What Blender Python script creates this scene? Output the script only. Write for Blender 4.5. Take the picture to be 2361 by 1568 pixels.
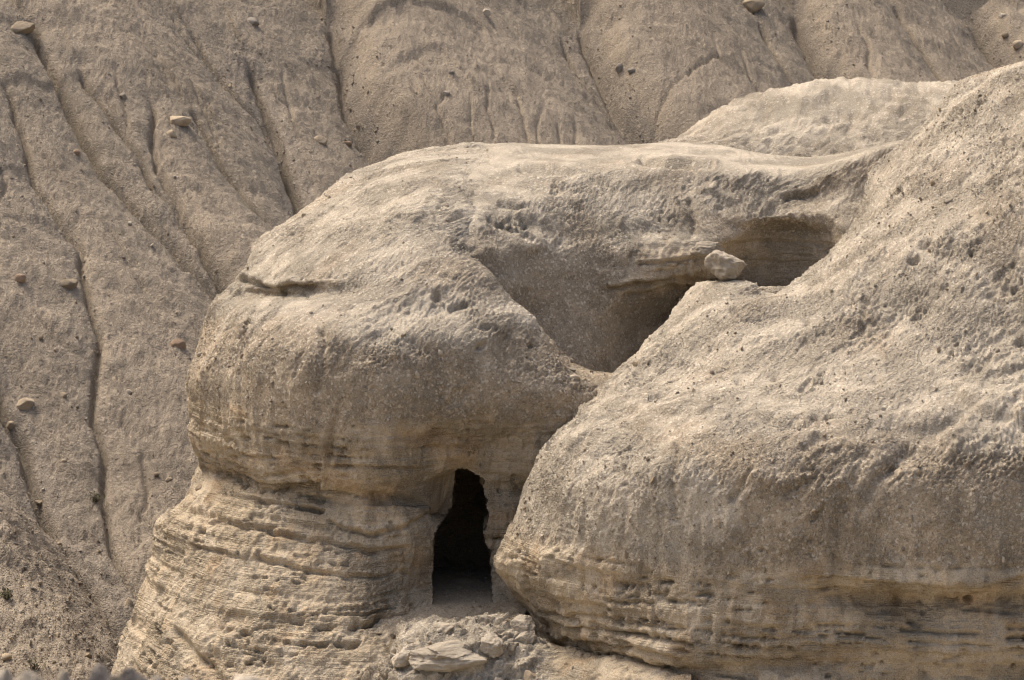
import bpy, math, random
import numpy as np
from mathutils import Vector, Matrix

for o in list(bpy.data.objects):
    bpy.data.objects.remove(o)
scene = bpy.context.scene
R = math.radians
random.seed(7)
rng = np.random.default_rng(7)

# ------------------------------------------------------------------ camera, sky, sun, exposure
CAMZ = 22.0
PITCH = 7.0
LENS = 123.4
cam_d = bpy.data.cameras.new('camera')
cam_d.lens = LENS
cam_d.sensor_width = 36.0
cam_d.clip_start = 0.5
cam_d.clip_end = 6000
cam_d.dof.use_dof = True
cam_d.dof.focus_distance = 60.5
cam_d.dof.aperture_fstop = 8.0
cam = bpy.data.objects.new('camera', cam_d)
scene.collection.objects.link(cam)
cam.location = (0, 0, CAMZ)
cam.rotation_euler = (R(90 - PITCH), 0, 0)
scene.camera = cam

SUN_AZ, SUN_EL = -48.0, 59.0          # azimuth clockwise from +Y (the view direction), elevation
world = bpy.data.worlds.new('World')
scene.world = world
world.use_nodes = True
wn = world.node_tree.nodes
bg = wn['Background']
sky = wn.new('ShaderNodeTexSky')
sky.sky_type = 'NISHITA'
sky.sun_disc = False
sky.sun_elevation = R(SUN_EL)
sky.sun_rotation = R(SUN_AZ)
sky.air_density = 0.8
sky.dust_density = 9.0
sky.ozone_density = 1.0
world.node_tree.links.new(sky.outputs[0], bg.inputs[0])
bg.inputs[1].default_value = 0.15
sun_d = bpy.data.lights.new('sun', 'SUN')
sun_d.energy = 0.75
sun_d.angle = R(10.0)
sun_d.color = (1.0, 0.94, 0.80)
sun = bpy.data.objects.new('sun', sun_d)
scene.collection.objects.link(sun)
sv = Vector((math.sin(R(SUN_AZ)) * math.cos(R(SUN_EL)), math.cos(R(SUN_AZ)) * math.cos(R(SUN_EL)), math.sin(R(SUN_EL))))
sun.rotation_euler = sv.to_track_quat('Z', 'Y').to_euler()
sun.location = (0, 0, 60)
vs = scene.view_settings
vs.view_transform = 'Standard'
vs.look = 'None'
vs.exposure = 0.84
vs.gamma = 1.0
vs.use_curve_mapping = False

scene.cycles.max_bounces = 6
scene.cycles.diffuse_bounces = 4
scene.cycles.use_denoising = True
scene.cycles.filter_width = 1.2

# ------------------------------------------------------------------ helpers
FPX = LENS / 36.0 * 2361.0
cp, sp = math.cos(R(PITCH)), math.sin(R(PITCH))

def W(px, py, d):
    """a sight line of the photograph (2361 x 1568 grid) at distance d metres along +Y"""
    px, py, d = np.asarray(px, float), np.asarray(py, float), np.asarray(d, float)
    a = (px - 1180.5) / FPX
    b = (784.0 - py) / FPX
    y = cp + b * sp
    z = -sp + b * cp
    return np.stack([a / y * d, d + 0 * a, z / y * d + CAMZ], -1)

def proj(P):
    x, y, z = P[..., 0], P[..., 1], P[..., 2] - CAMZ
    f = y * cp - z * sp
    up = y * sp + z * cp
    return 1180.5 + x / f * FPX, 784.0 - up / f * FPX, y

class Noise:
    """band-limited noise in a periodic 128^3 block, four voxels to a wave"""
    def __init__(s, seed):
        n = 128
        w = np.random.default_rng(seed).standard_normal((n, n, n)).astype(np.float32)
        k = np.fft.fftfreq(n) * n; kr = np.fft.rfftfreq(n) * n
        kk = np.sqrt(k[:, None, None] ** 2 + k[None, :, None] ** 2 + kr[None, None, :] ** 2) + 1e-6
        flt = np.exp(-(np.log(kk / (n / 5.5)) / 0.33) ** 2)
        v = np.fft.irfftn(np.fft.rfftn(w) * flt, s=(n, n, n)).astype(np.float32)
        s.f = np.clip(v / v.std() * 0.42, -1, 1).ravel()
    def __call__(s, P, sx, sy=None, sz=None):
        sy = sx if sy is None else sy
        sz = sx if sz is None else sz
        idx = []; fr = []
        for k, sc in enumerate((sx, sy, sz)):
            q = P[..., k] * (sc * 4.5) + 1000.37 * (k + 1)
            i = np.floor(q)
            fr.append((q - i).astype(np.float32))
            i = i.astype(np.int32) & 127
            idx.append((i, (i + 1) & 127))
        (x0, x1), (y0, y1), (z0, z1) = idx
        u, v, w = fr
        F = s.f
        a = x0 << 14; b = x1 << 14; c = y0 << 7; d = y1 << 7
        def L(p, q, t): return p + (q - p) * t
        l0 = L(L(F[a + c + z0], F[b + c + z0], u), L(F[a + d + z0], F[b + d + z0], u), v)
        l1 = L(L(F[a + c + z1], F[b + c + z1], u), L(F[a + d + z1], F[b + d + z1], u), v)
        return L(l0, l1, w)
NZ = [Noise(k) for k in range(6)]

def fbm(P, s, octs=3, n=0, gain=0.5, an=(1, 1, 1)):
    out = 0; a = 1.0; t = 0
    for o in range(octs):
        out = out + a * NZ[(n + o) % 6](P + 3.1 * o, s * an[0], s * an[1], s * an[2])
        t += a; a *= gain; s *= 2.03
    return out / t

def ridged(P, s, octs=3, n=0, an=(1, 1, 1)):
    out = 0; a = 1.0; t = 0
    for o in range(octs):
        r = 1 - np.abs(NZ[(n + o) % 6](P + 1.7 * o, s * an[0], s * an[1], s * an[2]))
        out = out + a * r * r
        t += a; a *= 0.5; s *= 2.1
    return out / t

def sstep(a, b, x):
    t = np.clip((x - a) / (b - a), 0, 1)
    return t * t * (3 - 2 * t)

TAB = np.random.default_rng(99).random((4, 4096)).astype(np.float32)
def layer1d(z, spacing, k):
    q = z / spacing + 1000.3
    i = np.floor(q); f = q - i
    i = i.astype(np.int32) & 4095
    f = np.clip((f - 0.38) / 0.24, 0, 1); f = f * f * (3 - 2 * f)
    return TAB[k][i] * (1 - f) + TAB[k][(i + 1) & 4095] * f

def hermite(t, Y, ts):
    """smooth curve through Y (n, ..., 3) at parameters t, read at ts"""
    t = np.asarray(t, float); Y = np.asarray(Y, float); n = len(t)
    h = np.diff(t)
    sh = (-1,) + (1,) * (Y.ndim - 1)
    dl = np.diff(Y, axis=0) / h.reshape(sh)
    m = np.empty_like(Y)
    m[0] = dl[0]; m[-1] = dl[-1]
    if n > 2:
        w0 = (h[1:] / (h[1:] + h[:-1])).reshape(sh)
        m[1:-1] = dl[:-1] * w0 + dl[1:] * (1 - w0)
    i = np.clip(np.searchsorted(t, ts, side='right') - 1, 0, n - 2)
    u = ((ts - t[i]) / h[i]).reshape(sh); hh = h[i].reshape(sh)
    u2 = u * u; u3 = u2 * u
    return (2*u3 - 3*u2 + 1) * Y[i] + (u3 - 2*u2 + u) * hh * m[i] + (-2*u3 + 3*u2) * Y[i+1] + (u3 - u2) * hh * m[i+1]

def loft(rows, U, V, back=None, lead=0.06, vmin=12.0):
    """rows: lists of world points (n, 3); back[i]=number of leading hidden points of the row"""
    RU = []
    ts = np.linspace(0, 1, U)
    for r, k in zip(rows, back):
        r = np.asarray(r, float)
        L = np.r_[0, np.cumsum(np.linalg.norm(np.diff(r, axis=0), axis=1))]
        if k:
            q = np.where(ts < lead, ts / lead * L[k], L[k] + (ts - lead) / (1 - lead) * (L[-1] - L[k]))
            kern = np.hanning(31); kern /= kern.sum()      # ease the change of spacing
            q = np.convolve(np.r_[np.full(15, q[0]), q, np.full(15, q[-1])], kern, 'valid')
        else:
            q = ts * L[-1]
        RU.append(hermite(L, r, q))
    RU = np.array(RU)
    px, py, _ = proj(RU)
    dp = np.hypot(np.diff(px, axis=0), np.diff(py, axis=0)).mean(1)
    v = np.r_[0, np.cumsum(np.clip(dp, vmin, 160))]
    d3 = np.r_[0, np.cumsum(np.linalg.norm(np.diff(RU, axis=0), axis=-1).mean(1))]
    q = np.interp(np.linspace(0, v[-1], V), v, d3)
    kern = np.hanning(15); kern /= kern.sum()
    q = np.convolve(np.r_[np.full(7, q[0]), q, np.full(7, q[-1])], kern, 'valid')
    return hermite(d3, RU, q)

def normals(P):
    a = np.gradient(P, axis=1); b = np.gradient(P, axis=0)
    n = np.cross(a, b)
    n /= np.linalg.norm(n, axis=-1, keepdims=True) + 1e-9
    return n

def face_cam(n, P):
    to = np.array([0, 0, CAMZ]) - P
    s = np.sign((n * to).sum(-1).mean())
    return n * (1 if s >= 0 else -1)

def grid_mesh(name, P, mat, attrs=None, keep=None, parent=None, kind=None):
    V, U = P.shape[:2]
    me = bpy.data.meshes.new(name)
    idx = np.arange(V * U, dtype=np.int32).reshape(V, U)
    q = np.stack([idx[:-1, :-1], idx[:-1, 1:], idx[1:, 1:], idx[1:, :-1]], -1)
    if keep is not None:
        q = q[keep]
    q = q.reshape(-1, 4)
    # face towards the camera side
    n = np.cross(P.reshape(-1, 3)[q[:, 1]] - P.reshape(-1, 3)[q[:, 0]], P.reshape(-1, 3)[q[:, 2]] - P.reshape(-1, 3)[q[:, 0]])
    c = P.reshape(-1, 3)[q[:, 0]]
    if (n * (np.array([0, 0, CAMZ]) - c)).sum(-1).mean() < 0:
        q = q[:, ::-1]
    me.vertices.add(V * U)
    me.vertices.foreach_set('co', P.reshape(-1).astype(np.float32))
    me.loops.add(q.size)
    me.loops.foreach_set('vertex_index', np.ascontiguousarray(q).reshape(-1).astype(np.int32))
    me.polygons.add(len(q))
    me.polygons.foreach_set('loop_start', np.arange(0, q.size, 4, dtype=np.int32))
    me.polygons.foreach_set('loop_total', np.full(len(q), 4, dtype=np.int32))
    me.polygons.foreach_set('use_smooth', np.ones(len(q), dtype=bool))
    me.update(calc_edges=True)
    for k, a in (attrs or {}).items():
        at = me.attributes.new(k, 'FLOAT', 'POINT')
        at.data.foreach_set('value', np.clip(a, -4, 4).reshape(-1).astype(np.float32))
    me.materials.append(mat)
    o = bpy.data.objects.new(name, me)
    scene.collection.objects.link(o)
    if parent: o.parent = parent
    if kind: o['kind'] = kind
    return o

def poly_mesh(name, verts, faces, mat, parent=None, smooth=True):
    me = bpy.data.meshes.new(name)
    me.from_pydata([tuple(map(float, v)) for v in verts], [], faces)
    me.polygons.foreach_set('use_smooth', np.full(len(me.polygons), smooth))
    me.materials.append(mat)
    o = bpy.data.objects.new(name, me)
    scene.collection.objects.link(o)
    if parent: o.parent = parent
    return o

def tag(o, label, cat, group=None):
    o['label'] = label; o['category'] = cat
    if group: o['group'] = group
    return o

# ------------------------------------------------------------------ materials
class NT:
    def __init__(s, name):
        s.m = bpy.data.materials.new(name); s.m.use_nodes = True
        s.t = s.m.node_tree; s.b = s.t.nodes['Principled BSDF']
        s.b.inputs['Roughness'].default_value = 0.95
        s.b.inputs['Specular IOR Level'].default_value = 0.12
        g = s.t.nodes.new('ShaderNodeNewGeometry'); s.pos = g.outputs['Position']
    def n(s, t, **kw):
        nd = s.t.nodes.new(t)
        for k, v in kw.items(): setattr(nd, k, v)
        return nd
    def link(s, a, b): s.t.links.new(a, b)
    def noise(s, scale, detail=4, rough=0.6, stretch=None, dist=0.0):
        nd = s.n('ShaderNodeTexNoise'); nd.inputs['Scale'].default_value = scale
        nd.inputs['Detail'].default_value = detail; nd.inputs['Roughness'].default_value = rough
        nd.inputs['Distortion'].default_value = dist
        s.vec(nd, stretch); return nd.outputs['Fac']
    def vec(s, nd, stretch):
        if stretch:
            mp = s.n('ShaderNodeMapping'); mp.inputs['Scale'].default_value = stretch
            s.link(s.pos, mp.inputs['Vector']); s.link(mp.outputs[0], nd.inputs['Vector'])
        else: s.link(s.pos, nd.inputs['Vector'])
    def voro(s, scale, stretch=None, feature='F1', out='Distance', rnd=1.0):
        nd = s.n('ShaderNodeTexVoronoi', feature=feature); nd.inputs['Scale'].default_value = scale
        nd.inputs['Randomness'].default_value = rnd
        s.vec(nd, stretch); return nd.outputs[out]
    def attr(s, name):
        return s.n('ShaderNodeAttribute', attribute_name=name).outputs['Fac']
    def ramp(s, fac, a, b, lo=0.0, hi=1.0):
        nd = s.n('ShaderNodeMapRange', interpolation_type='SMOOTHSTEP')
        nd.inputs[1].default_value = a; nd.inputs[2].default_value = b
        nd.inputs[3].default_value = lo; nd.inputs[4].default_value = hi
        s.link(fac, nd.inputs[0]); return nd.outputs[0]
    def math(s, op, a, b):
        nd = s.n('ShaderNodeMath', operation=op)
        for i, v in enumerate((a, b)):
            if isinstance(v, (int, float)): nd.inputs[i].default_value = v
            else: s.link(v, nd.inputs[i])
        return nd.outputs[0]
    def mix(s, fac, a, b, mode='MIX'):
        nd = s.n('ShaderNodeMix', data_type='RGBA', blend_type=mode)
        for v, i in ((fac, 0), (a, 6), (b, 7)):
            if isinstance(v, (int, float)): nd.inputs[i].default_value = v
            elif isinstance(v, tuple): nd.inputs[i].default_value = (*v, 1)
            else: s.link(v, nd.inputs[i])
        return nd.outputs[2]
    def bump(s, h, strength, dist, prev=None):
        nd = s.n('ShaderNodeBump'); nd.inputs['Strength'].default_value = strength
        nd.inputs['Distance'].default_value = dist
        s.link(h, nd.inputs['Height'])
        if prev is not None: s.link(prev, nd.inputs['Normal'])
        return nd.outputs[0]
    def done(s, col, nrm=None):
        s.link(col, s.b.inputs['Base Color'])
        if nrm is not None: s.link(nrm, s.b.inputs['Normal'])
        return s.m

def earth_material(name, crust, conglo, strata, stain, ghost):
    """chalky crust / gravelly conglomerate / bedded marl, mixed by masks carried on the mesh"""
    t = NT(name)
    tone = t.attr('tone'); lam = t.attr('lam')
    fine = t.noise(15, 3, 0.75)
    grit = t.noise(46, 1, 0.6)
    vor = t.n('ShaderNodeTexVoronoi'); vor.inputs['Scale'].default_value = 26.0; t.vec(vor, None)
    grain = t.n('ShaderNodeSeparateColor'); t.link(vor.outputs['Color'], grain.inputs[0])
    c = t.mix(t.ramp(tone, -0.6, 0.6), tuple(x * .88 for x in conglo), tuple(x * y for x, y in zip(conglo, (1.16, 1.12, 1.06))))
    c = t.mix(t.ramp(grain.outputs[0], 0.66, 0.95, 0, 0.55), c, tuple(min(.7, x * 1.55) for x in conglo))
    c = t.mix(t.ramp(grain.outputs[1], 0.70, 0.95, 0, 0.55), c, tuple(x * .58 for x in conglo))
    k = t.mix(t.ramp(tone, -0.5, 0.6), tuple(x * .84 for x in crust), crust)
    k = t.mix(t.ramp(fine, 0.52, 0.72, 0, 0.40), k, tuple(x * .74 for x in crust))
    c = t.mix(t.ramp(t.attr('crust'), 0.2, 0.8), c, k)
    s_ = t.mix(t.ramp(lam, 0.1, 0.9), tuple(x * .88 for x in strata), tuple(x * 1.10 for x in strata))
    s_ = t.mix(t.ramp(t.attr('stain'), 0.0, 0.8, 0, 0.85), s_, stain)
    s_ = t.mix(t.ramp(t.attr('ghost'), 0.0, 0.7, 0, 0.8), s_, ghost)
    s_ = t.mix(t.ramp(fine, 0.50, 0.75, 0, 0.25), s_, tuple(x * .7 for x in strata))
    c = t.mix(t.ramp(t.attr('strata'), 0.2, 0.8), c, s_)
    c = t.mix(t.ramp(grit, 0.52, 0.72, 0, 0.42), c, (0.13, 0.108, 0.08))
    c = t.mix(t.ramp(grit, 0.46, 0.26, 0, 0.42), c, (0.62, 0.56, 0.46))
    c = t.mix(t.math('MULTIPLY', t.ramp(grain.outputs[2], 0.86, 0.97), t.ramp(t.attr('strata'), 0.7, 0.2, 0, 0.6)), c, (0.60, 0.53, 0.42))
    ln = t.noise(1.0, 2, 0.6, stretch=(1.2, 1.2, 48.0))
    h = t.math('ADD', t.math('MULTIPLY', grit, 0.55), fine)
    h = t.math('ADD', h, t.math('MULTIPLY', t.math('MULTIPLY', ln, t.attr('strata')), 0.9))
    h = t.math('MULTIPLY', h, t.ramp(t.attr('grain'), -0.35, 0.4, 0.35, 1.25))
    n = t.bump(h, 1.0, 0.075)
    return t.done(c, n)

M_BLUFF = earth_material('marl_bluff_earth', (0.422, 0.366, 0.278), (0.316, 0.262, 0.189), (0.448, 0.362, 0.246), (0.432, 0.320, 0.198), (0.468, 0.392, 0.282))
M_HILL = None

def hill_material():
    t = NT('hillside_earth')
    tone = t.attr('tone'); fine = t.noise(9, 3, 0.75); grit = t.noise(27, 1, 0.7)
    base = (0.272, 0.225, 0.164)
    c = t.mix(t.ramp(tone, -0.6, 0.6), tuple(x * .86 for x in base), tuple(x * 1.14 for x in base))
    c = t.mix(t.ramp(t.attr('grey_mix'), 0.1, 0.9, 0, 0.8), c, (0.245, 0.207, 0.155))
    c = t.mix(t.ramp(t.math('ADD', t.attr('lag'), t.math('MULTIPLY', t.math('SUBTRACT', fine, 0.5), 0.8)), 0.45, 0.8, 0, 0.85), c, (0.235, 0.200, 0.155))
    g = t.n('ShaderNodeSeparateColor'); t.link(t.voro(13, out='Color'), g.inputs[0])
    c = t.mix(t.ramp(g.outputs[0], 0.82, 0.98, 0, 0.45), c, (0.43, 0.36, 0.27))
    c = t.mix(t.ramp(g.outputs[1], 0.80, 0.98, 0, 0.40), c, (0.16, 0.125, 0.092))
    c = t.mix(t.ramp(grit, 0.5, 0.72, 0, 0.45), c, (0.13, 0.105, 0.08))
    c = t.mix(t.ramp(grit, 0.46, 0.26, 0, 0.35), c, (0.50, 0.43, 0.34))
    n = t.bump(t.math('ADD', t.math('MULTIPLY', grit, 0.5), fine), 1.0, 0.10)
    return t.done(c, n)
M_HILL = hill_material()

def stone_material(name, a, b, scale=6.0, lam=False):
    t = NT(name)
    inf = t.n('ShaderNodeObjectInfo')
    n1 = t.noise(scale, 5, 0.65); n2 = t.noise(scale * 9, 3, 0.7)
    c = t.mix(t.ramp(n1, 0.33, 0.68), a, b)
    c = t.mix(t.ramp(n2, 0.45, 0.75, 0, 0.4), c, tuple(x * .5 for x in a))
    hs = t.n('ShaderNodeHueSaturation'); t.link(c, hs.inputs['Color'])
    t.link(t.ramp(inf.outputs['Random'], 0, 1, 0.75, 1.22), hs.inputs['Value'])
    nb = t.bump(n2, 0.6, 0.02)
    nb = t.bump(n1, 0.6, 0.05, nb)
    if lam:
        l = t.noise(1.0, 4, 0.6, stretch=(1.2, 1.2, 34.0))
        nb = t.bump(l, 0.6, 0.04, nb)
    return t.done(hs.outputs[0], nb)
M_TAN = stone_material('tan_limestone', (0.39, 0.31, 0.21), (0.31, 0.25, 0.175), 5)
M_PALE = stone_material('pale_limestone', (0.44, 0.385, 0.30), (0.34, 0.29, 0.22), 6)
M_GREY = stone_material('grey_limestone', (0.36, 0.32, 0.26), (0.29, 0.255, 0.205), 7)
M_DUST = stone_material('dusty_stone', (0.33, 0.275, 0.21), (0.27, 0.22, 0.17), 7)
M_RUST = stone_material('rusty_limestone', (0.32, 0.225, 0.145), (0.26, 0.19, 0.13), 6)
M_CHALK = stone_material('chalk_slab', (0.42, 0.365, 0.28), (0.33, 0.28, 0.21), 4, lam=True)
M_DARK = stone_material('dark_basal_stone', (0.20, 0.175, 0.15), (0.13, 0.115, 0.10), 12)

# ------------------------------------------------------------------ surface relief
def relief(P, N, strata, z_shift=0.0, amp=1.0, crumble=1.0, lamk=1.0):
    """metres of relief along the normal: crumbly conglomerate above, bedded marl below; and colour masks"""
    z = P[..., 2] + z_shift
    steep = sstep(0.55, 0.15, N[..., 2])
    flat = sstep(0.80, 0.97, N[..., 2])
    dr_ = np.array([0.72, 0.46, 0.52])
    Q = P - 0.55 * (P @ dr_)[..., None] * dr_            # grain drawn out along the fall of the slope
    rough = 0.08 + 0.92 * sstep(-0.1, 0.45, fbm(P, 0.45, 3, 3))
    def quant(x):
        i = np.floor(x); return i + sstep(0.38, 0.62, x - i)
    warp = 0.16 * fbm(P, 4.0, 3, 1)
    t1 = fbm(Q, 0.9, 4, 2, gain=0.62) + warp
    t2 = fbm(Q + 5.0, 2.3, 3, 4, gain=0.65) + 1.2 * warp
    pat = sstep(-0.15, 0.3, fbm(P, 0.8, 2, 5))
    c = (0.15 * fbm(P, 0.5, 3, 0) + 0.042 * quant(t1 * 4.0) * (0.35 + 0.65 * rough) + 0.032 * quant(t2 * 3.6) * (0.25 + 0.75 * pat) * rough
         + 0.030 * rough * (ridged(Q, 2.3, 4, 1) - 0.6) + 0.020 * fbm(Q, 7.0, 2, 3, gain=.8) * (0.5 + 0.8 * rough) + 0.022 * NZ[2](P, 16) * (0.5 + pat) + 0.016 * NZ[0](P, 24))
    c = c - 0.09 * sstep(0.66, 0.74, NZ[4](Q, 1.7) + 0.45 * NZ[1](P, 6.0)) * pat
    # shallow vertical flutes where the face is steep
    c = c * (1 - 0.62 * steep) * (1 - 0.45 * flat) + steep * 0.045 * fbm(P, 3.2, 2, 4, an=(1, 1, 0.15))
    zz = z + 0.07 * fbm(P, 0.3, 2, 5) + 0.012 * fbm(P, 1.8, 2, 1)
    l1 = layer1d(zz, 0.058, 0); l2 = layer1d(zz + 0.010 * NZ[2](P, 2.5), 0.036, 1); l3 = layer1d(zz, 0.30, 2); l4 = layer1d(zz + 0.02 * NZ[0](P, 1.3), 0.13, 3)
    bedk = 0.35 + 0.65 * sstep(-0.2, 0.3, fbm(P, 0.35, 2, 0))
    lam_on = sstep(-0.12, 0.30, fbm(P, 0.55, 2, 3, an=(1, 1, 1.8)) + 0.02)
    drip = sstep(-0.05, 0.35, fbm(P, 2.4, 3, 4, an=(1, 1, 0.18)))
    br = sstep(-0.25, 0.20, NZ[0](P, 0.9, 0.9, 6.0) + 0.5 * NZ[3](P, 5.0, 5.0, 9.0) + 0.12)
    slots = 0.085 * sstep(0.36, 0.18, l1) + 0.05 * sstep(0.38, 0.20, l2)
    plast = sstep(0.0, 0.32, fbm(P, 0.42, 3, 4, an=(1, 1, 0.8)) + 0.25 * fbm(P, 2.5, 2, 1, an=(1, 1, .4)))
    s = -slots * lam_on * br * (1 - 0.85 * drip) * (1 - 0.9 * plast) * 1.35 * lamk + (0.115 * (l3 - 0.5) + 0.05 * (l4 - 0.5)) * lamk * bedk * (1 - 0.35 * drip) * (1 - 0.7 * plast) + 0.04 * drip - 0.010 * (l2 - 0.5) - 0.012 * (l1 - .5)
    pit = sstep(0.56, 0.74, NZ[3](P, 2.4, 2.4, 8.0) * 0.8 + NZ[5](P, 0.8) * 0.35 + 0.25 * NZ[1](P, 9))
    hole = sstep(0.70, 0.82, NZ[1](P, 4.2, 4.2, 6.5)) * sstep(-0.1, 0.3, fbm(P, 0.6, 2, 5))
    s = s - 0.06 * pit - 0.08 * hole + 0.08 * fbm(P, 0.5, 2, 1, an=(1, 1, .5)) + 0.030 * fbm(P, 3.6, 3, 2, an=(1, 1, .35)) + 0.022 * fbm(P, 11, 2, 0) + 0.012 * NZ[2](P, 9, 9, 30)
    mask = {'grain': fbm(P, 0.8, 3, 1) + 0.4 * fbm(P, 3.0, 2, 4), 'tone': fbm(P, 0.5, 2, 2) + 0.7 * fbm(P, 2.8, 3, 5),
            'lam': np.clip(0.55 * l1 + 0.45 * l2 + 0.25 * fbm(P, 1.5, 2, 1), 0, 1),
            'stain': 1.6 * fbm(P, 0.7, 3, 0, an=(1, 1, 1.7)),
            'ghost': 1.5 * fbm(P, 2.0, 3, 4, an=(1, 1, 0.2)) + 0.5 * fbm(P, 0.45, 2, 1) + 0.5 * plast}
    return amp * (c * (1 - strata) * crumble + s * strata), mask

def rows_of(data, bottom=None, top=None, hide=True, h1=(0.25, 1.6, -0.25), h2=(1.6, 6.0, -1.6)):
    rows, back = [], []
    for r in data:
        r = np.array(r, float)
        w = W(r[:, 0], r[:, 1], r[:, 2])
        if hide:
            s = w[0]
            w = np.vstack([s + np.array(h2), s + np.array(h1), w]); back.append(2)
        else: back.append(0)
        rows.append(w)
    if bottom is not None:
        rows.insert(0, rows[0] + np.array(bottom)); back.insert(0, back[0])
    if top is not None:
        for tp in top:
            rows.append(rows[-1] + np.array(tp)); back.append(back[-1])
    return rows, back

def carve(P, px, py, lines):
    """creases, runnels and ledge lines that the rock shows: (points, half width, depth, lip above)"""
    wx = 9 * fbm(P, 1.6, 3, 1); wy = 9 * fbm(P + 4.0, 1.6, 3, 2)
    X_, Y_ = px + wx, py + wy
    var = 0.55 + 0.45 * sstep(-0.35, 0.25, fbm(P, 1.1, 2, 3))
    out = 0 * px
    for pts, hw, dep, lip in lines:
        best = np.full(px.shape, 1e9); sy = 0 * px
        for (ax, ay), (bx, by) in zip(pts[:-1], pts[1:]) if len(pts) > 1 else [(pts[0], pts[0])]:
            l2 = (bx - ax) ** 2 + (by - ay) ** 2 + 1e-9
            t = np.clip(((X_ - ax) * (bx - ax) + (Y_ - ay) * (by - ay)) / l2, 0, 1)
            dx, dy = X_ - ax - t * (bx - ax), Y_ - ay - t * (by - ay)
            d = np.hypot(dx, dy); m = d < best
            best = np.where(m, d, best); sy = np.where(m, dy, sy)
        k = np.exp(-(best / hw) ** 2)
        out = out - dep * k * var
        if lip: out = out + lip * var * np.exp(-((best - 1.5 * hw) / (1.6 * hw)) ** 2) * sstep(0, -hw, sy)
    return out

# ------------------------------------------------------------------ ground
gp = []
gx = np.r_[-3000, -800, np.linspace(-200, 200, 60), 800, 3000]
gy = np.r_[-3000, -800, -200, np.linspace(-40, 120, 60), 300, 900, 3500]
GX, GY = np.meshgrid(gx, gy)
G = np.stack([GX, GY, 0 * GX], -1)
G[..., 2] = 0.5 * fbm(G, 0.08, 3, 0) * (np.abs(GX) < 250)
ground = grid_mesh('ground', G, M_BLUFF, {'strata': 0 * GX, 'crust': 0.9 + 0 * GX, 'tone': 0.3 + 0 * GX, 'lam': 0 * GX, 'stain': 0 * GX, 'ghost': 0 * GX}, kind='structure')

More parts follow.
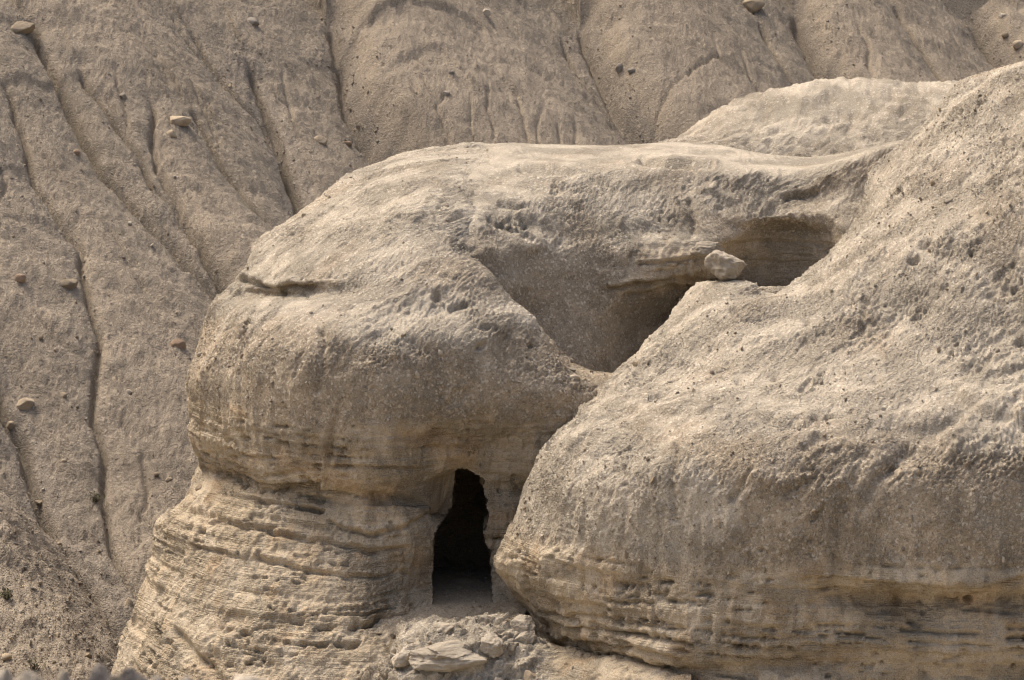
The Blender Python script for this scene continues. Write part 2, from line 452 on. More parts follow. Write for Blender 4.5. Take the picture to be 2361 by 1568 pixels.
# ------------------------------------------------------------------ far hillside across the ravine
HS, HK, H0D = 0.46, 0.46, 82.0
H0Z = W(1180, 1568, H0D)[2]
def hill_uv(pts):
    """photo sight lines onto the mean slope plane -> (x, y) in plan"""
    out = []
    for px, py in pts:
        e = W(px, py, 1.0) - np.array([0, 0, CAMZ])
        # CAMZ + e2*t = H0Z + (t-H0D)*HS
        tt = (H0Z - H0D * HS - CAMZ) / (e[2] - HS + HK * e[0])
        out.append((e[0] * tt, tt))
    return np.array(out)
def hill_fn(X, Y):
    P = np.stack([X, Y, 0 * X], -1)
    base = H0Z + (Y - H0D) * HS - HK * X
    rel = 0 * X
    lag = 0 * X; grey_mix = 0 * X
    wob = 0.14 * fbm(P, 0.7, 3, 2)
    wob2 = 0.14 * fbm(P + 9.0, 0.7, 3, 3)
    Xw, Yw = X + wob, Y + wob2
    def dist(line):
        best = np.full(X.shape, 1e9); sgn = 0 * X; tpar = 0 * X
        L = len(line) - 1
        for i in range(L):
            a, b = line[i], line[i + 1]
            ab = b - a; l2 = (ab ** 2).sum()
            t = np.clip(((Xw - a[0]) * ab[0] + (Yw - a[1]) * ab[1]) / l2, 0, 1)
            dx = Xw - a[0] - t * ab[0]; dy = Yw - a[1] - t * ab[1]
            dd = np.hypot(dx, dy)
            m = dd < best
            best = np.where(m, dd, best)
            sgn = np.where(m, np.sign(-(ab[0] * dy - ab[1] * dx)), sgn)
            tpar = np.where(m, (i + t) / L, tpar)
        return best, sgn, tpar
    # (line, depth, half width, step to the right, width of that step, stony bed)
    for pts, dep, hw, stp, sw, st in GULLIES:
        d, s, t = dist(hill_uv(pts))
        # sign: downhill lines run towards the camera, left bank has s<0
        fade = sstep(0.0, 0.35, t) * sstep(1.0, 0.7, t) if dep < 0.34 else sstep(0, .06, t)
        rel = rel - dep * (0.55 if dep < 0.34 else 0.85) * fade * (0.30 * np.exp(-d / (0.9 * hw)) + 0.85 * np.exp(-(d / (0.19 * hw)) ** 2))
        if stp:
            stp = stp * (0.55 if stp < 1.0 else 1.0)
            right = s > 0
            rel = rel - stp * np.where(right, np.clip(1 - d / (2.2 * sw), 0, 1), np.exp(-(d / (0.3 + 0.25 * stp)) ** 1.3))
            grey_mix = grey_mix + 0.8 * np.where(right, np.exp(-(d / sw) ** 2), 0)  # darker and greyer on the right side of each stepped gully
        if st: lag = lag + st * np.exp(-(d / (0.45 + 0.3 * st)) ** 2)
    rel = rel + 0.35 * fbm(P, 0.10, 2, 1) + 0.10 * fbm(P, 0.6, 3, 4)
    ac, al = (X * HS + Y * HK) / 0.65, (Y * HS - X * HK) / 0.65
    Fl = np.stack([ac + 0.25 * fbm(P, 0.5, 2, 3), al * 0.13, 0 * X], -1)
    rill = ridged(Fl, 0.5, 2, 3)
    rill2 = ridged(Fl, 1.3, 2, 1)
    rm = sstep(-0.2, 0.3, fbm(P, 0.3, 2, 0))
    rel = rel - 0.15 * sstep(0.86, 0.995, rill) - 0.10 * (0.3 + rm) * sstep(0.84, 0.99, rill2) - 0.05 * sstep(0.82, 0.99, ridged(Fl + 7.0, 2.6, 2, 4)) * (1 - 0.5 * rm) + 0.04 * fbm(Fl, 2.0, 3, 2)
    # thin ledges of harder beds
    zb = base + 0.25 * fbm(P, 0.10, 2, 3)
    for z0, a, ph in ((20.6, 0.34, 0), (19.0, 0.22, 7), (17.6, 0.12, 9), (15.6, 0.12, 3), (14.2, 0.08, 4), (12.4, 0.09, 5), (10.6, .09, 1)):
        m = sstep(-0.05, 0.3, fbm(P + ph * 11.0, 0.12, 2, 2))
        rel = rel + a * m * (sstep(-0.10, 0.02, zb - z0 + 0.06 * fbm(P, 1.5, 2, 0)) - sstep(0.0, 1.4, zb - z0))
    t1 = fbm(P, 0.8, 4, 2, gain=.62) * 4.0
    rel = rel + 0.045 * (np.floor(t1) + sstep(.38, .62, t1 - np.floor(t1))) + 0.03 * fbm(P, 3.0, 2, 0, gain=.7) + 0.036 * fbm(P, 8, 2, 5, gain=.8)
    return base + rel, np.clip(lag, 0, 1.3), np.clip(grey_mix, 0, 1) + 0.4 * fbm(P, 1.1, 3, 2), fbm(P, 0.12, 2, 3) + 0.7 * fbm(P, 1.0, 3, 5)

GULLIES = [
    ([(755, -60), (775, 0), (800, 120), (850, 200), (930, 290), (965, 345), (1010, 420)], 0.4, 0.6, 1.9, 3.4, 1.0),
    ([(1340, -60), (1360, 10), (1385, 75), (1430, 150), (1500, 230), (1550, 300), (1600, 380)], 0.4, 0.6, 1.9, 3.2, 0.9),
    ([(1830, -60), (1870, 40), (1910, 110), (1950, 175), (1990, 230)], 0.5, 0.7, 1.6, 2.6, 0.9),
    ([(2240, -60), (2300, 40), (2345, 100), (2400, 180)], 0.5, 0.8, 1.8, 2.6, 1.0),
    ([(565, 30), (600, 110), (630, 190), (655, 260), (680, 340), (690, 400), (705, 480)], 0.55, 0.5, 0.5, 1.4, 0.9),
    ([(60, 20), (81, 60), (106, 95), (152, 190), (197, 271), (247, 345), (303, 413), (374, 494), (440, 560), (530, 660), (580, 720)], 0.55, 0.5, 0.9, 2.2, 0.25),
    ([(-10, 130), (20, 190), (46, 247), (63, 310), (78, 381), (116, 444), (159, 504), (183, 550), (188, 620), (205, 680), (228, 750), (212, 870), (215, 930), (238, 1010), (240, 1100), (252, 1200), (265, 1260), (310, 1350), (360, 1420)], 0.40, 0.36, 0.35, 1.2, 0.5),
    ([(180, 130), (205, 176), (247, 229), (293, 289), (318, 318), (345, 375), (400, 440), (450, 520), (510, 610)], 0.42, 0.40, 0.35, 1.0, 0.2),
    ([(430, -10), (487, 60), (551, 120), (600, 159), (640, 235), (664, 300), (688, 390)], 0.5, 0.4, 0.5, 1.5, 0.3),
    ([(416, 102), (459, 198), (501, 272), (520, 300)], 0.3, 0.3, 0, 0, 0),
    ([(440, 220), (459, 247), (522, 339), (572, 402), (656, 501), (690, 540)], 0.42, 0.35, 0.5, 1.4, 0.1),
    ([(346, 198), (349, 268), (360, 353), (402, 423), (437, 494), (473, 550), (520, 630)], 0.36, 0.32, 0.2, 0.8, 0.1),
    ([(266, 125), (275, 180), (290, 240), (298, 290)], 0.25, 0.25, 0, 0, 0.2),
    ([(640, 10), (655, 80), (672, 170), (700, 220)], 0.25, 0.3, 0, 0, 0.1),
    ([(-30, 800), (15, 900), (50, 960), (68, 1040), (100, 1130), (150, 1250), (200, 1340), (260, 1430)], 0.7, 0.6, 0.6, 1.5, 1.0),
    ([(320, 1000), (335, 1080), (340, 1150), (330, 1210)], 0.3, 0.3, 0, 0, 0.2),
    ([(-10, 320), (10, 400), (0, 480)], 0.3, 0.3, 0, 0, 0.6),
    ([(1085, 200), (1088, 280), (1100, 350)], 0.22, 0.18, 0, 0, 0),
    ([(1130, 160), (1125, 240), (1145, 340)], 0.28, 0.20, 0, 0, 0),
    ([(1180, 150), (1205, 240), (1222, 340)], 0.30, 0.20, 0, 0, 0),
    ([(1250, 180), (1235, 250), (1240, 340)], 0.22, 0.18, 0, 0, 0),
    ([(1285, 200), (1290, 260), (1315, 350)], 0.32, 0.20, 0, 0, 0),
    ([(1325, 190), (1330, 260), (1318, 350)], 0.26, 0.18, 0, 0, 0),
    ([(1425, 240), (1428, 300), (1430, 380)], 0.25, 0.2, 0, 0, 0),
    ([(1040, 180), (1010, 240), (1035, 330)], 0.2, 0.2, 0, 0, 0),
    ([(1640, 60), (1655, 130), (1480, 230), (1660, 300)], 0.28, 0.22, 0, 0, 0),
    ([(1745, -30), (1800, 70), (1870, 160), (1920, 220)], 0.35, 0.35, 0.4, 1.4, 0.2),
    ([(1700, 60), (1730, 150), (1790, 230)], 0.28, 0.3, 0, 0, 0),
    ([(1960, 20), (2000, 100), (2010, 180)], 0.30, 0.4, 0, 0, 0.5),
    ([(2060, -20), (2110, 60), (2180, 160)], 0.35, 0.4, 0.4, 1.2, 0.1),
    ([(2170, -30), (2230, 50), (2300, 150)], 0.30, 0.3, 0, 0, 0),
    ([(1290, -40), (1330, 40), (1400, 130), (1460, 200)], 0.35, 0.35, 0.3, 1.2, 0.2),
    ([(880, 300), (900, 330), (950, 380)], 0.2, 0.2, 0, 0, 0),
]
def hill_grid(x0, x1, y0, y1, U, V):
    a = np.linspace(0, 1, U); b = np.linspace(0, 1, V)
    X, Y = np.meshgrid(x0 + (x1 - x0) * a, y0 + (y1 - y0) * b)
    return X, Y
# the part in view finely, the rest of the slope coarsely beyond it
X, Y = hill_grid(-17.5, -5.9, 66.0, 113.0, 300, 475)
Z, lag, grey_mix, tn = hill_fn(X, Y)
PH = np.stack([X, Y, Z], -1)
hill = grid_mesh('left_hillside', PH, M_HILL, {'grey_mix': grey_mix, 'lag': lag, 'tone': tn}, kind='structure')
X, Y = hill_grid(-6.0, 21.0, 96.0, 134.0, 560, 275)
Z, lag2, grey_mix, tn = hill_fn(X, Y)
PH2 = np.stack([X, Y, Z], -1)
hill2 = grid_mesh('far_hillside', PH2, M_HILL, {'grey_mix': grey_mix, 'lag': lag2, 'tone': tn}, kind='structure')
XC, YC = hill_grid(-150, 150, 62, 220, 150, 130)
ZC, lc, wc, tc = hill_fn(XC, YC)
inside = ((XC > -19) & (XC < -3) & (YC > 64) & (YC < 114)) | ((XC > -8) & (XC < 23) & (YC > 94) & (YC < 135))
PC = np.stack([XC, YC, ZC], -1)
PC[..., 2] -= np.where(inside, 6.0, 0.15)
grid_mesh('outer_hillside', PC, M_HILL, {'grey_mix': wc, 'lag': lc, 'tone': tc}, kind='structure')

# ------------------------------------------------------------------ main bluff: rounded nose with the cave
B1 = [
 [(205,1740,64.0),(300,1740,61.6),(450,1740,59.6),(700,1740,58.4),(900,1740,58.4),(1100,1740,58.8),(1300,1740,59),(1480,1740,59.5)],
 [(258,1568,64.2),(330,1568,62.2),(450,1568,60.6),(560,1568,59.9),(700,1568,59.3),(850,1568,59.2),(1000,1568,59.6),(1200,1568,60),(1480,1568,60.5)],
 [(283,1468,64.3),(340,1470,62.9),(430,1490,61.2),(540,1490,60.4),(700,1490,59.8),(850,1490,59.7),(1000,1490,60.2),(1200,1490,60.6),(1480,1490,61)],
 [(310,1400,64.4),(370,1405,62.9),(480,1410,61.5),(580,1415,60.7),(720,1430,60.2),(830,1420,60.2),(900,1408,60.7),(1000,1405,61.2),(1150,1410,61.4),(1300,1410,61.5),(1480,1410,61.5)],
 [(352,1285,64.7),(410,1295,63.3),(550,1310,61.6),(720,1320,60.8),(820,1320,60.7),(890,1320,61.0),(1000,1320,61.8),(1130,1320,62.1),(1250,1320,62),(1480,1320,62)],
 [(360,1208,65.0),(420,1205,63.8),(560,1215,62.2),(750,1225,61.3),(900,1225,61.1),(1000,1205,61.6),(1120,1200,62.1),(1250,1200,62.2),(1480,1200,62.2)],
 [(424,1150,65.5),(480,1145,64.1),(600,1155,62.45),(740,1170,61.6),(850,1170,61.2),(1000,1150,61.7),(1120,1150,62.2),(1250,1150,62.3),(1480,1150,62.3)],
 [(452,1090,65.9),(520,1103,64.5),(600,1127,62.65),(740,1138,61.65),(850,1135,61.25),(1000,1125,61.85),(1120,1125,62.2),(1250,1125,62.5),(1480,1125,62.5)],
 [(460,1068,65.6),(530,1085,64.2),(610,1108,62.4),(740,1118,61.4),(850,1105,61.1),(1000,1085,61.7),(1120,1095,62.1),(1250,1090,62.0),(1480,1090,62)],
 [(437,1000,65.4),(500,1010,63.8),(600,1025,62.2),(740,1035,61.2),(850,1022,61.0),(1000,1010,61.5),(1150,1005,61.8),(1280,1000,61.8),(1480,1000,62)],
 [(430,925,65.4),(490,930,63.8),(600,938,62.1),(750,946,61.1),(900,946,61.0),(1050,945,61.3),(1200,940,61.6),(1350,935,61.8),(1480,935,62)],
 [(431,866,65.6),(490,860,63.9),(600,860,62.2),(750,865,61.15),(900,870,61.02),(1050,872,61.3),(1200,880,61.6),(1350,890,61.9),(1450,900,62.1),(1480,900,62.1)],
 [(452,798,66.0),(510,780,64.45),(600,785,62.75),(750,790,61.55),(900,797,61.3),(1050,797,61.45),(1180,808,61.9),(1270,830,62.1),(1340,862,62.3),(1430,878,62.5),(1480,880,62.5)],
 [(489,712,67.0),(540,700,65.5),(640,700,63.8),(760,700,62.8),(900,700,62.3),(1050,705,62.3),(1150,715,62.4),(1220,745,62.6),(1275,797,62.8),(1340,853,62.9),(1430,870,63),(1480,872,63)],
 [(520,672,67.6),(580,682,66.0),(660,682,64.6),(760,672,63.5),(900,660,62.8),(1050,660,62.7),(1130,675,62.8),(1200,718,63.0),(1264,783,63.2),(1332,848,63.3),(1430,869,63.4),(1480,872,63.4)],
 [(551,643,67.5),(592,655,65.9),(672,655,64.3),(760,640,63.6),(900,630,63.2),(1030,620,63.1),(1106,635,63.1),(1188,700,63.3),(1258,776,63.5),(1328,845,63.6),(1430,868,63.7),(1480,874,63.7)],
 [(588,572,68.3),(640,560,67.0),(740,560,65.2),(850,555,64.3),(960,550,64.0),(1040,560,63.9),(1090,590,63.9),(1178,695,64.1),(1250,775,64.2),(1325,850,64.3),(1430,880,64.4),(1480,890,64.4)],
 [(700,482,69.2),(750,480,67.8),(850,475,66.0),(950,470,65.2),(1050,480,65.0),(1120,490,65.05),(1200,505,65.7),(1245,760,65.9),(1330,900,66.0),(1430,920,66.0),(1480,950,66.0)],
 [(785,420,70.0),(820,425,68.8),(900,420,67.0),(1000,425,66.0),(1080,430,66.05),(1150,442,66.3),(1230,465,66.8),(1265,800,67.2),(1340,920,67.2),(1430,960,67.2),(1480,980,67.2)],
 [(835,393,70.8),(870,391,69.6),(940,396,67.9),(1030,397,66.9),(1100,402,67.05),(1170,412,67.3),(1250,432,67.6),(1275,830,68),(1340,920,68),(1430,980,68),(1480,1000,68)],
 [(880,372,71.9),(920,368,70.9),(1000,366,69.6),(1080,367,69.2),(1150,372,69.2),(1250,386,69.5),(1275,850,70),(1340,930,70),(1430,990,70),(1480,1020,70)],
 [(955,352,73.2),(985,348,73.0),(1030,341,72.8),(1080,334,72.9),(1150,334,73.0),(1250,352,73.0),(1275,870,72.5),(1340,940,72),(1430,1000,72),(1480,1030,72)],
]
rows, back = rows_of(B1, bottom=(0, -3.5, -9.0), top=[(0.6, 2.5, -0.8), (1.2, 4.0, -5.0), (0.5, 2.0, -9.0)])
PB = loft(rows, 550, 650, back)
NB = face_cam(normals(PB), PB)
px, py, _ = proj(PB)
zb = PB[..., 2] - CAMZ
edge = 0.28 * fbm(PB, 0.8, 3, 2) + 0.18 * fbm(PB, 3.5, 2, 1, an=(1, 1, .4))
strata = sstep(-8.75, -9.25, zb + edge)
sx1, sx2 = W(552, 640, 67)[0], W(740, 660, 63.6)[0]
zl = W(640, 662, 65)[2] - CAMZ
led = np.exp(-((zb - zl) / 0.22) ** 2) * sstep(sx2 + 0.3, sx2 - 0.5, PB[..., 0]) * sstep(60.0, 63.0, PB[..., 1])
strata = np.clip(strata + 0.9 * led, 0, 1)
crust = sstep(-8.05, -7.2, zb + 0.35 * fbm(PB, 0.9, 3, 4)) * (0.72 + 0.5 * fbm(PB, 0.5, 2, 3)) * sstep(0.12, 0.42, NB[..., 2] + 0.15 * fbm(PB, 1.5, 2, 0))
dsp, mk = relief(PB, NB, strata)
# the hollow flowing into the cave door from the left, and the cut jamb beside it
fun = np.exp(-(((px - 1070) / np.where(px < 1070, 66, 30)) ** 2 + ((py - 1165) / np.where(py < 1165, 62, 75)) ** 2)) * (PB[..., 1] < 64.5)
dsp = dsp - 0.95 * fun
niche = sstep(830, 870, px) * sstep(1010, 985, px) * sstep(1133, 1140, py) * sstep(1168, 1160, py)
dsp = dsp - 0.22 * niche
niche2 = sstep(628, 645, px) * sstep(742, 725, px) * sstep(1112, 1117, py) * sstep(1136, 1128, py)
dsp = dsp - 0.35 * niche2
dsp = dsp + (PB[..., 1] < 69) * carve(PB, px, py, [
    ([(752,770),(742,840),(728,900)], 9, 0.10, 0), ([(770,955),(755,1040),(756,1118)], 9, 0.12, 0),
    ([(440,1176),(560,1212),(700,1243),(850,1272),(930,1262)], 6, 0.13, 0.06), ([(765,1205),(850,1238),(930,1215),(1000,1183)], 5, 0.12, 0.06),
    ([(600,1288),(720,1318),(850,1330),(930,1322)], 5, 0.09, 0.04), ([(450,1260),(560,1290)], 4, 0.07, 0.03), ([(500,1130),(640,1165),(740,1178)], 5, 0.10, 0.04),
    ([(770,1075),(880,1078),(1000,1078)], 4, 0.09, 0.03), ([(1120,1096),(1200,1100)], 4, 0.08, 0), ([(470,1040),(600,1055),(740,1062)], 4, 0.06, 0),
    ([(620,1095),(700,1090)], 4, 0.08, 0), ([(395,1450),(440,1500),(510,1570)], 10, 0.22, 0), ([(560,650),(640,668),(720,660)], 7, 0.18, 0.10), ([(575,672),(660,684)], 5, 0.12, 0),
    ([(1132,450),(1150,485),(1142,530)], 8, 0.12, 0.08), ([(1032,512),(1062,494)], 5, 0.14, 0.03), ([(1006,680)], 9, 0.18, 0.03), ([(1040,712),(1075,702)], 6, 0.14, 0.03),
    ([(742,768)], 7, 0.15, 0.02), ([(1108,800)], 8, 0.12, 0.02), ([(925,500)], 6, 0.1, 0), ([(950,790),(970,810)], 14, 0.08, 0.04)])
PB2 = PB + NB * dsp[..., None]
# cave door
def in_poly(x, y, poly):
    ins = np.zeros(x.shape, bool)
    for i in range(len(poly)):
        (x0, y0), (x1, y1) = poly[i], poly[i - 1]
        c = ((y0 > y) != (y1 > y)) & (x < (x1 - x0) * (y - y0) / (y1 - y0 + 1e-12) + x0)
        ins ^= c
    return ins
DOOR = [(1050,1086),(1060,1081),(1077,1083),(1100,1097),(1117,1107),(1112,1119),(1117,1147),(1124,1154),(1119,1164),(1126,1185),(1119,1215),(1112,1222),(1117,1255),(1130,1272),(1128,1298),(1132,1331),(1134,1398),(998,1402),(999,1362),(997,1337),(1001,1290),(999,1246),(1010,1218),(1034,1185),(1050,1157),(1046,1130),(1052,1108)]
# cut by the opening's own outline, fixed on the rock face
qx, qy, _ = proj(PB2)
door = in_poly(qx, qy, DOOR) & (PB2[..., 1] < 64.5)
fd = door[:-1, :-1] | door[1:, 1:] | door[:-1, 1:] | door[1:, :-1]
bluff = grid_mesh('marl_bluff', PB2, M_BLUFF, {'strata': strata - 0.75 * led, 'crust': crust + 0.5 * led + 0.35 * mk['tone'], **mk}, keep=~fd, kind='structure')

# cave chamber: rings running back from the door into a wider room
def cave():
    dp = np.array(DOOR, float)
    # resample the outline
    cl = np.vstack([dp, dp[:1]])
    L = np.r_[0, np.cumsum(np.hypot(*np.diff(cl, axis=0).T))]
    s = np.linspace(0, L[-1], 161)[:-1]
    ox = np.interp(s, L, cl[:, 0]); oy = np.interp(s, L, cl[:, 1])
    w0 = W(ox, oy, 62.2)
    cx, cz = w0[:, 0].mean(), w0[:, 2].mean()
    floor_z = FLOOR_Z
    rings = []
    spec = [(0.0, 1.0, 1.0, 0.0), (0.3, 1.02, 1.02, 0.0), (0.7, 1.08, 1.05, -0.02), (1.1, 1.25, 1.08, -0.05), (1.6, 1.5, 1.1, -0.1), (2.2, 1.7, 1.1, -0.15), (2.9, 1.65, 1.0, -0.15), (3.5, 1.3, 0.85, -0.15), (3.8, 0.7, 0.5, -0.1), (3.9, 0.0005, 0.0005, -0.1)]
    fx, fy, fdp = qx.ravel(), qy.ravel(), PB2[..., 1].ravel()
    y0 = np.array([np.median(fdp[(np.abs(fx - a_) < 7) & (np.abs(fy - b_) < 7) & (fdp < 64.5)]) for a_, b_ in zip(ox, oy)]) + 0.03
    w0 = W(ox, oy, y0)
    for dy, kx, kz, sh in spec:
        x = cx + (w0[:, 0] - cx) * kx * 1.01 + sh
        z = np.maximum(floor_z - 0.25, cz + (w0[:, 2] - cz) * kz * 1.01)
        rings.append(np.stack([x, y0 + (62.3 - y0) * min(1, dy / 1.4) + dy, z], -1))
    rings = np.array(rings)
    v = np.r_[0, np.cumsum([0.5, .5, .8, 1, 1, 1, 1, .6, .8])]
    Q = hermite(v, rings, np.linspace(0, v[-1], 60))
    Q = np.concatenate([Q, Q[:, :1]], 1)
    n = normals(Q)
    d = 0.10 * fbm(Q, 1.5, 3, 1) + 0.05 * fbm(Q, 6, 2, 2)
    wgt = sstep(0, 8, np.arange(60))[:, None]
    Q2 = Q + n * (d * wgt)[..., None]
    Q2[:, -1] = Q2[:, 0]
    zz = 0 * Q2[..., 0]
    return grid_mesh('cave_chamber', Q2, M_BLUFF, {'strata': zz + 1, 'crust': zz, 'tone': zz, 'lam': zz + .3, 'stain': zz, 'ghost': zz}, kind='structure', parent=None)
FLOOR_Z = W(1065, 1385, 61.6)[2]
chamber = cave()
chamber.parent = bluff
# cave floor, running out over the threshold
FL = [[(840,1462,60.0),(1000,1470,60.1),(1200,1470,60.3)],
      [(880,1428,60.5),(1000,1432,60.6),(1200,1435,60.7)],
      [(930,1402,61.0),(1040,1402,61.1),(1220,1402,61.2)],
      [(930,1380,62.0),(1060,1380,62.0),(1240,1380,62.0)],
      [(900,1345,63.4),(1060,1345,63.4),(1260,1345,63.4)],
      [(850,1312,65.0),(1060,1312,65.0),(1260,1312,65.0)],
      [(800,1272,67.4),(1060,1272,67.4),(1260,1272,67.4)]]
rows, back = rows_of(FL, hide=False)
PF = loft(rows, 130, 120, back)
NF = face_cam(normals(PF), PF)
PF2 = PF + NF * (0.05 * fbm(PF, 1.6, 3, 1) + 0.03 * fbm(PF, 7, 2, 2) + 0.10 * sstep(64.5, 66, PF[..., 1]) * sstep(.1, .4, fbm(PF, 3, 2, 3)))[..., None]
cf = grid_mesh('cave_floor', PF2, M_BLUFF, {'strata': 0.45 + 0 * PF2[..., 0], 'crust': 0.3 + 0 * PF2[..., 0], 'tone': fbm(PF, 2, 3, 1), 'lam': 0.5 + 0 * PF2[..., 0], 'stain': 0 * PF2[..., 0], 'ghost': 0.4 + 0 * PF2[..., 0]}, kind='structure')
cf.parent = bluff

# ------------------------------------------------------------------ back wall of the hollow, alcove and plateau
B2 = [
 [(980,1000,66.0),(1150,1000,64.5),(1270,1000,64.2),(1350,1000,64.2),(1430,1000,64.6),(1520,1000,65.0),(1640,1000,66.5),(1790,1000,67.0),(1920,1000,67.0),(2100,1000,67)],
 [(980,860,66.0),(1150,860,64.1),(1260,860,64.3),(1350,860,64.45),(1430,860,65.1),(1520,850,65.8),(1640,850,67.0),(1790,850,67.3),(1920,850,67.2),(2100,850,67)],
 [(980,760,66.0),(1150,760,63.95),(1250,760,64.45),(1350,760,64.75),(1450,760,65.5),(1530,760,66.1),(1640,760,67.0),(1790,760,67.2),(1910,760,67.0),(2100,760,67)],
 [(980,690,65.9),(1150,690,63.9),(1250,690,64.6),(1350,690,64.95),(1450,690,65.3),(1540,690,65.8),(1640,690,66.6),(1790,690,66.9),(1915,690,66.6),(2100,690,66.7)],
 [(980,650,65.9),(1150,650,63.9),(1250,650,64.65),(1350,650,65.05),(1450,650,65.2),(1540,650,65.5),(1640,650,66.2),(1700,650,66.6),(1790,650,66.8),(1920,650,66.4),(2100,650,66.5)],
 [(980,620,65.8),(1100,620,63.75),(1150,620,64.0),(1250,620,64.7),(1350,620,65.1),(1450,620,65.3),(1540,620,65.4),(1620,620,65.6),(1675,620,66.2),(1710,620,66.6),(1800,620,66.75),(1920,620,66.3),(2100,620,66.4)],
 [(980,575,65.7),(1040,575,64.1),(1100,575,63.9),(1150,575,64.2),(1300,575,65.1),(1450,575,65.45),(1550,575,65.55),(1640,575,65.7),(1672,575,66.05),(1700,580,66.4),(1800,575,66.6),(1900,580,66.2),(1945,580,65.7),(2100,575,66.3)],
 [(980,535,65.8),(1040,535,64.6),(1100,535,64.35),(1150,535,64.6),(1300,535,65.4),(1450,535,65.75),(1600,535,65.9),(1690,545,66.0),(1740,532,66.4),(1820,528,66.55),(1900,536,66.25),(1950,545,65.7),(2100,535,66.3)],
 [(980,505,66.0),(1040,505,65.05),(1100,505,64.72),(1150,505,64.95),(1300,505,65.65),(1450,505,65.95),(1600,505,66.1),(1700,515,66.15),(1800,505,66.25),(1900,505,66.15),(1960,505,65.95),(2100,500,66.4)],
 [(980,450,66.6),(1040,450,66.05),(1100,450,65.78),(1150,450,65.85),(1300,450,66.25),(1450,450,66.45),(1600,450,66.55),(1720,450,66.6),(1820,450,66.65),(1880,450,66.65),(1960,450,66.5),(2100,450,66.8)],
 [(980,420,67.6),(1040,408,67.1),(1100,400,66.95),(1150,398,67.0),(1300,392,67.1),(1450,388,67.2),(1600,384,67.2),(1750,396,67.1),(1850,400,67.1),(1920,388,66.9),(2000,360,67.0),(2150,330,67.4)],
 [(980,400,69),(1100,372,69),(1150,366,69.0),(1300,366,68.9),(1450,364,68.9),(1600,360,68.9),(1750,376,68.3),(1850,382,68.2),(1950,364,68.0),(2030,345,68.0),(2150,320,68.3)],
 [(980,400,72.3),(1060,362,72.8),(1130,336,73.2),(1250,335,72.5),(1400,338,72.3),(1550,330,72.3),(1700,345,71.2),(1780,362,70.2),(1860,366,69.8),(1960,352,69.5),(2040,335,69.5),(2150,310,69.5)],
]
rows, back = rows_of(B2, hide=False, top=[(0, 2.2, -0.7), (0, 3.5, -5.0), (0, 2, -8)])
PW = loft(rows, 410, 280, back)
NW = face_cam(normals(PW), PW)
px, py, _ = proj(PW)
zw = PW[..., 2] - CAMZ
e2 = 0.3 * fbm(PW, 0.8, 3, 2)
rt = sstep(1360, 1540, px)
stw = sstep(-6.0, -6.35, zw + e2) * sstep(-7.6, -7.0, zw + e2) * rt
alc = sstep(1660, 1700, px) * sstep(525, 548, py)
stw = np.clip(np.maximum(stw, alc), 0, 1)
smooth_b = sstep(-7.0, -7.5, zw) * sstep(1200, 1280, px)
crw = (0.30 + 0.5 * fbm(PW, 0.6, 2, 3) + 0.45 * sstep(0.35, 0.8, NW[..., 2])) * (1 - 0.3 * smooth_b)
dw, mk = relief(PW, NW, stw, z_shift=1.7, crumble=1.0, lamk=0.9)
dw = dw * (1 - 0.6 * smooth_b) * (1 - 0.45 * alc) * (1 - 0.5 * sstep(-5.9, -6.6, zw) * (1 - stw)) * (1 - 0.6 * sstep(0.8, 0.97, NW[..., 2]))
cut = (px < 1125) & (PW[..., 1] > 67.6)
dw = dw + carve(PW, px, py, [([(1400,664),(1500,652),(1610,636)], 5, 0.14, 0.07), ([(1470,612),(1560,598),(1640,590)], 4, 0.09, 0.04), ([(1440,680),(1560,668)], 4, 0.07, 0),
    ([(1690,560),(1800,556),(1920,566)], 4, 0.07, 0), ([(1700,600),(1900,606)], 3, 0.04, 0), ([(1590,470),(1600,540)], 8, 0.10, 0), ([(1150,470),(1240,480)], 5, 0.07, 0.03), ([(1480,372),(1560,378),(1640,382)], 6, 0.15, 0.1), ([(1200,392),(1330,396)], 6, 0.10, 0.06), ([(1300,500)], 10, 0.08, 0), ([(1815,450),(1880,440)], 8, 0.14, 0.08), ([(1430,510)], 9, -0.08, 0), ([(1620,440),(1700,460)], 9, -0.08, 0)])
wall = grid_mesh('hollow_back_wall', PW + NW * dw[..., None], M_BLUFF, keep=~cut[:-1, :-1], attrs= {'strata': stw * 0.5, 'crust': crw + 0.35 * mk['tone'], **mk}, kind='structure')

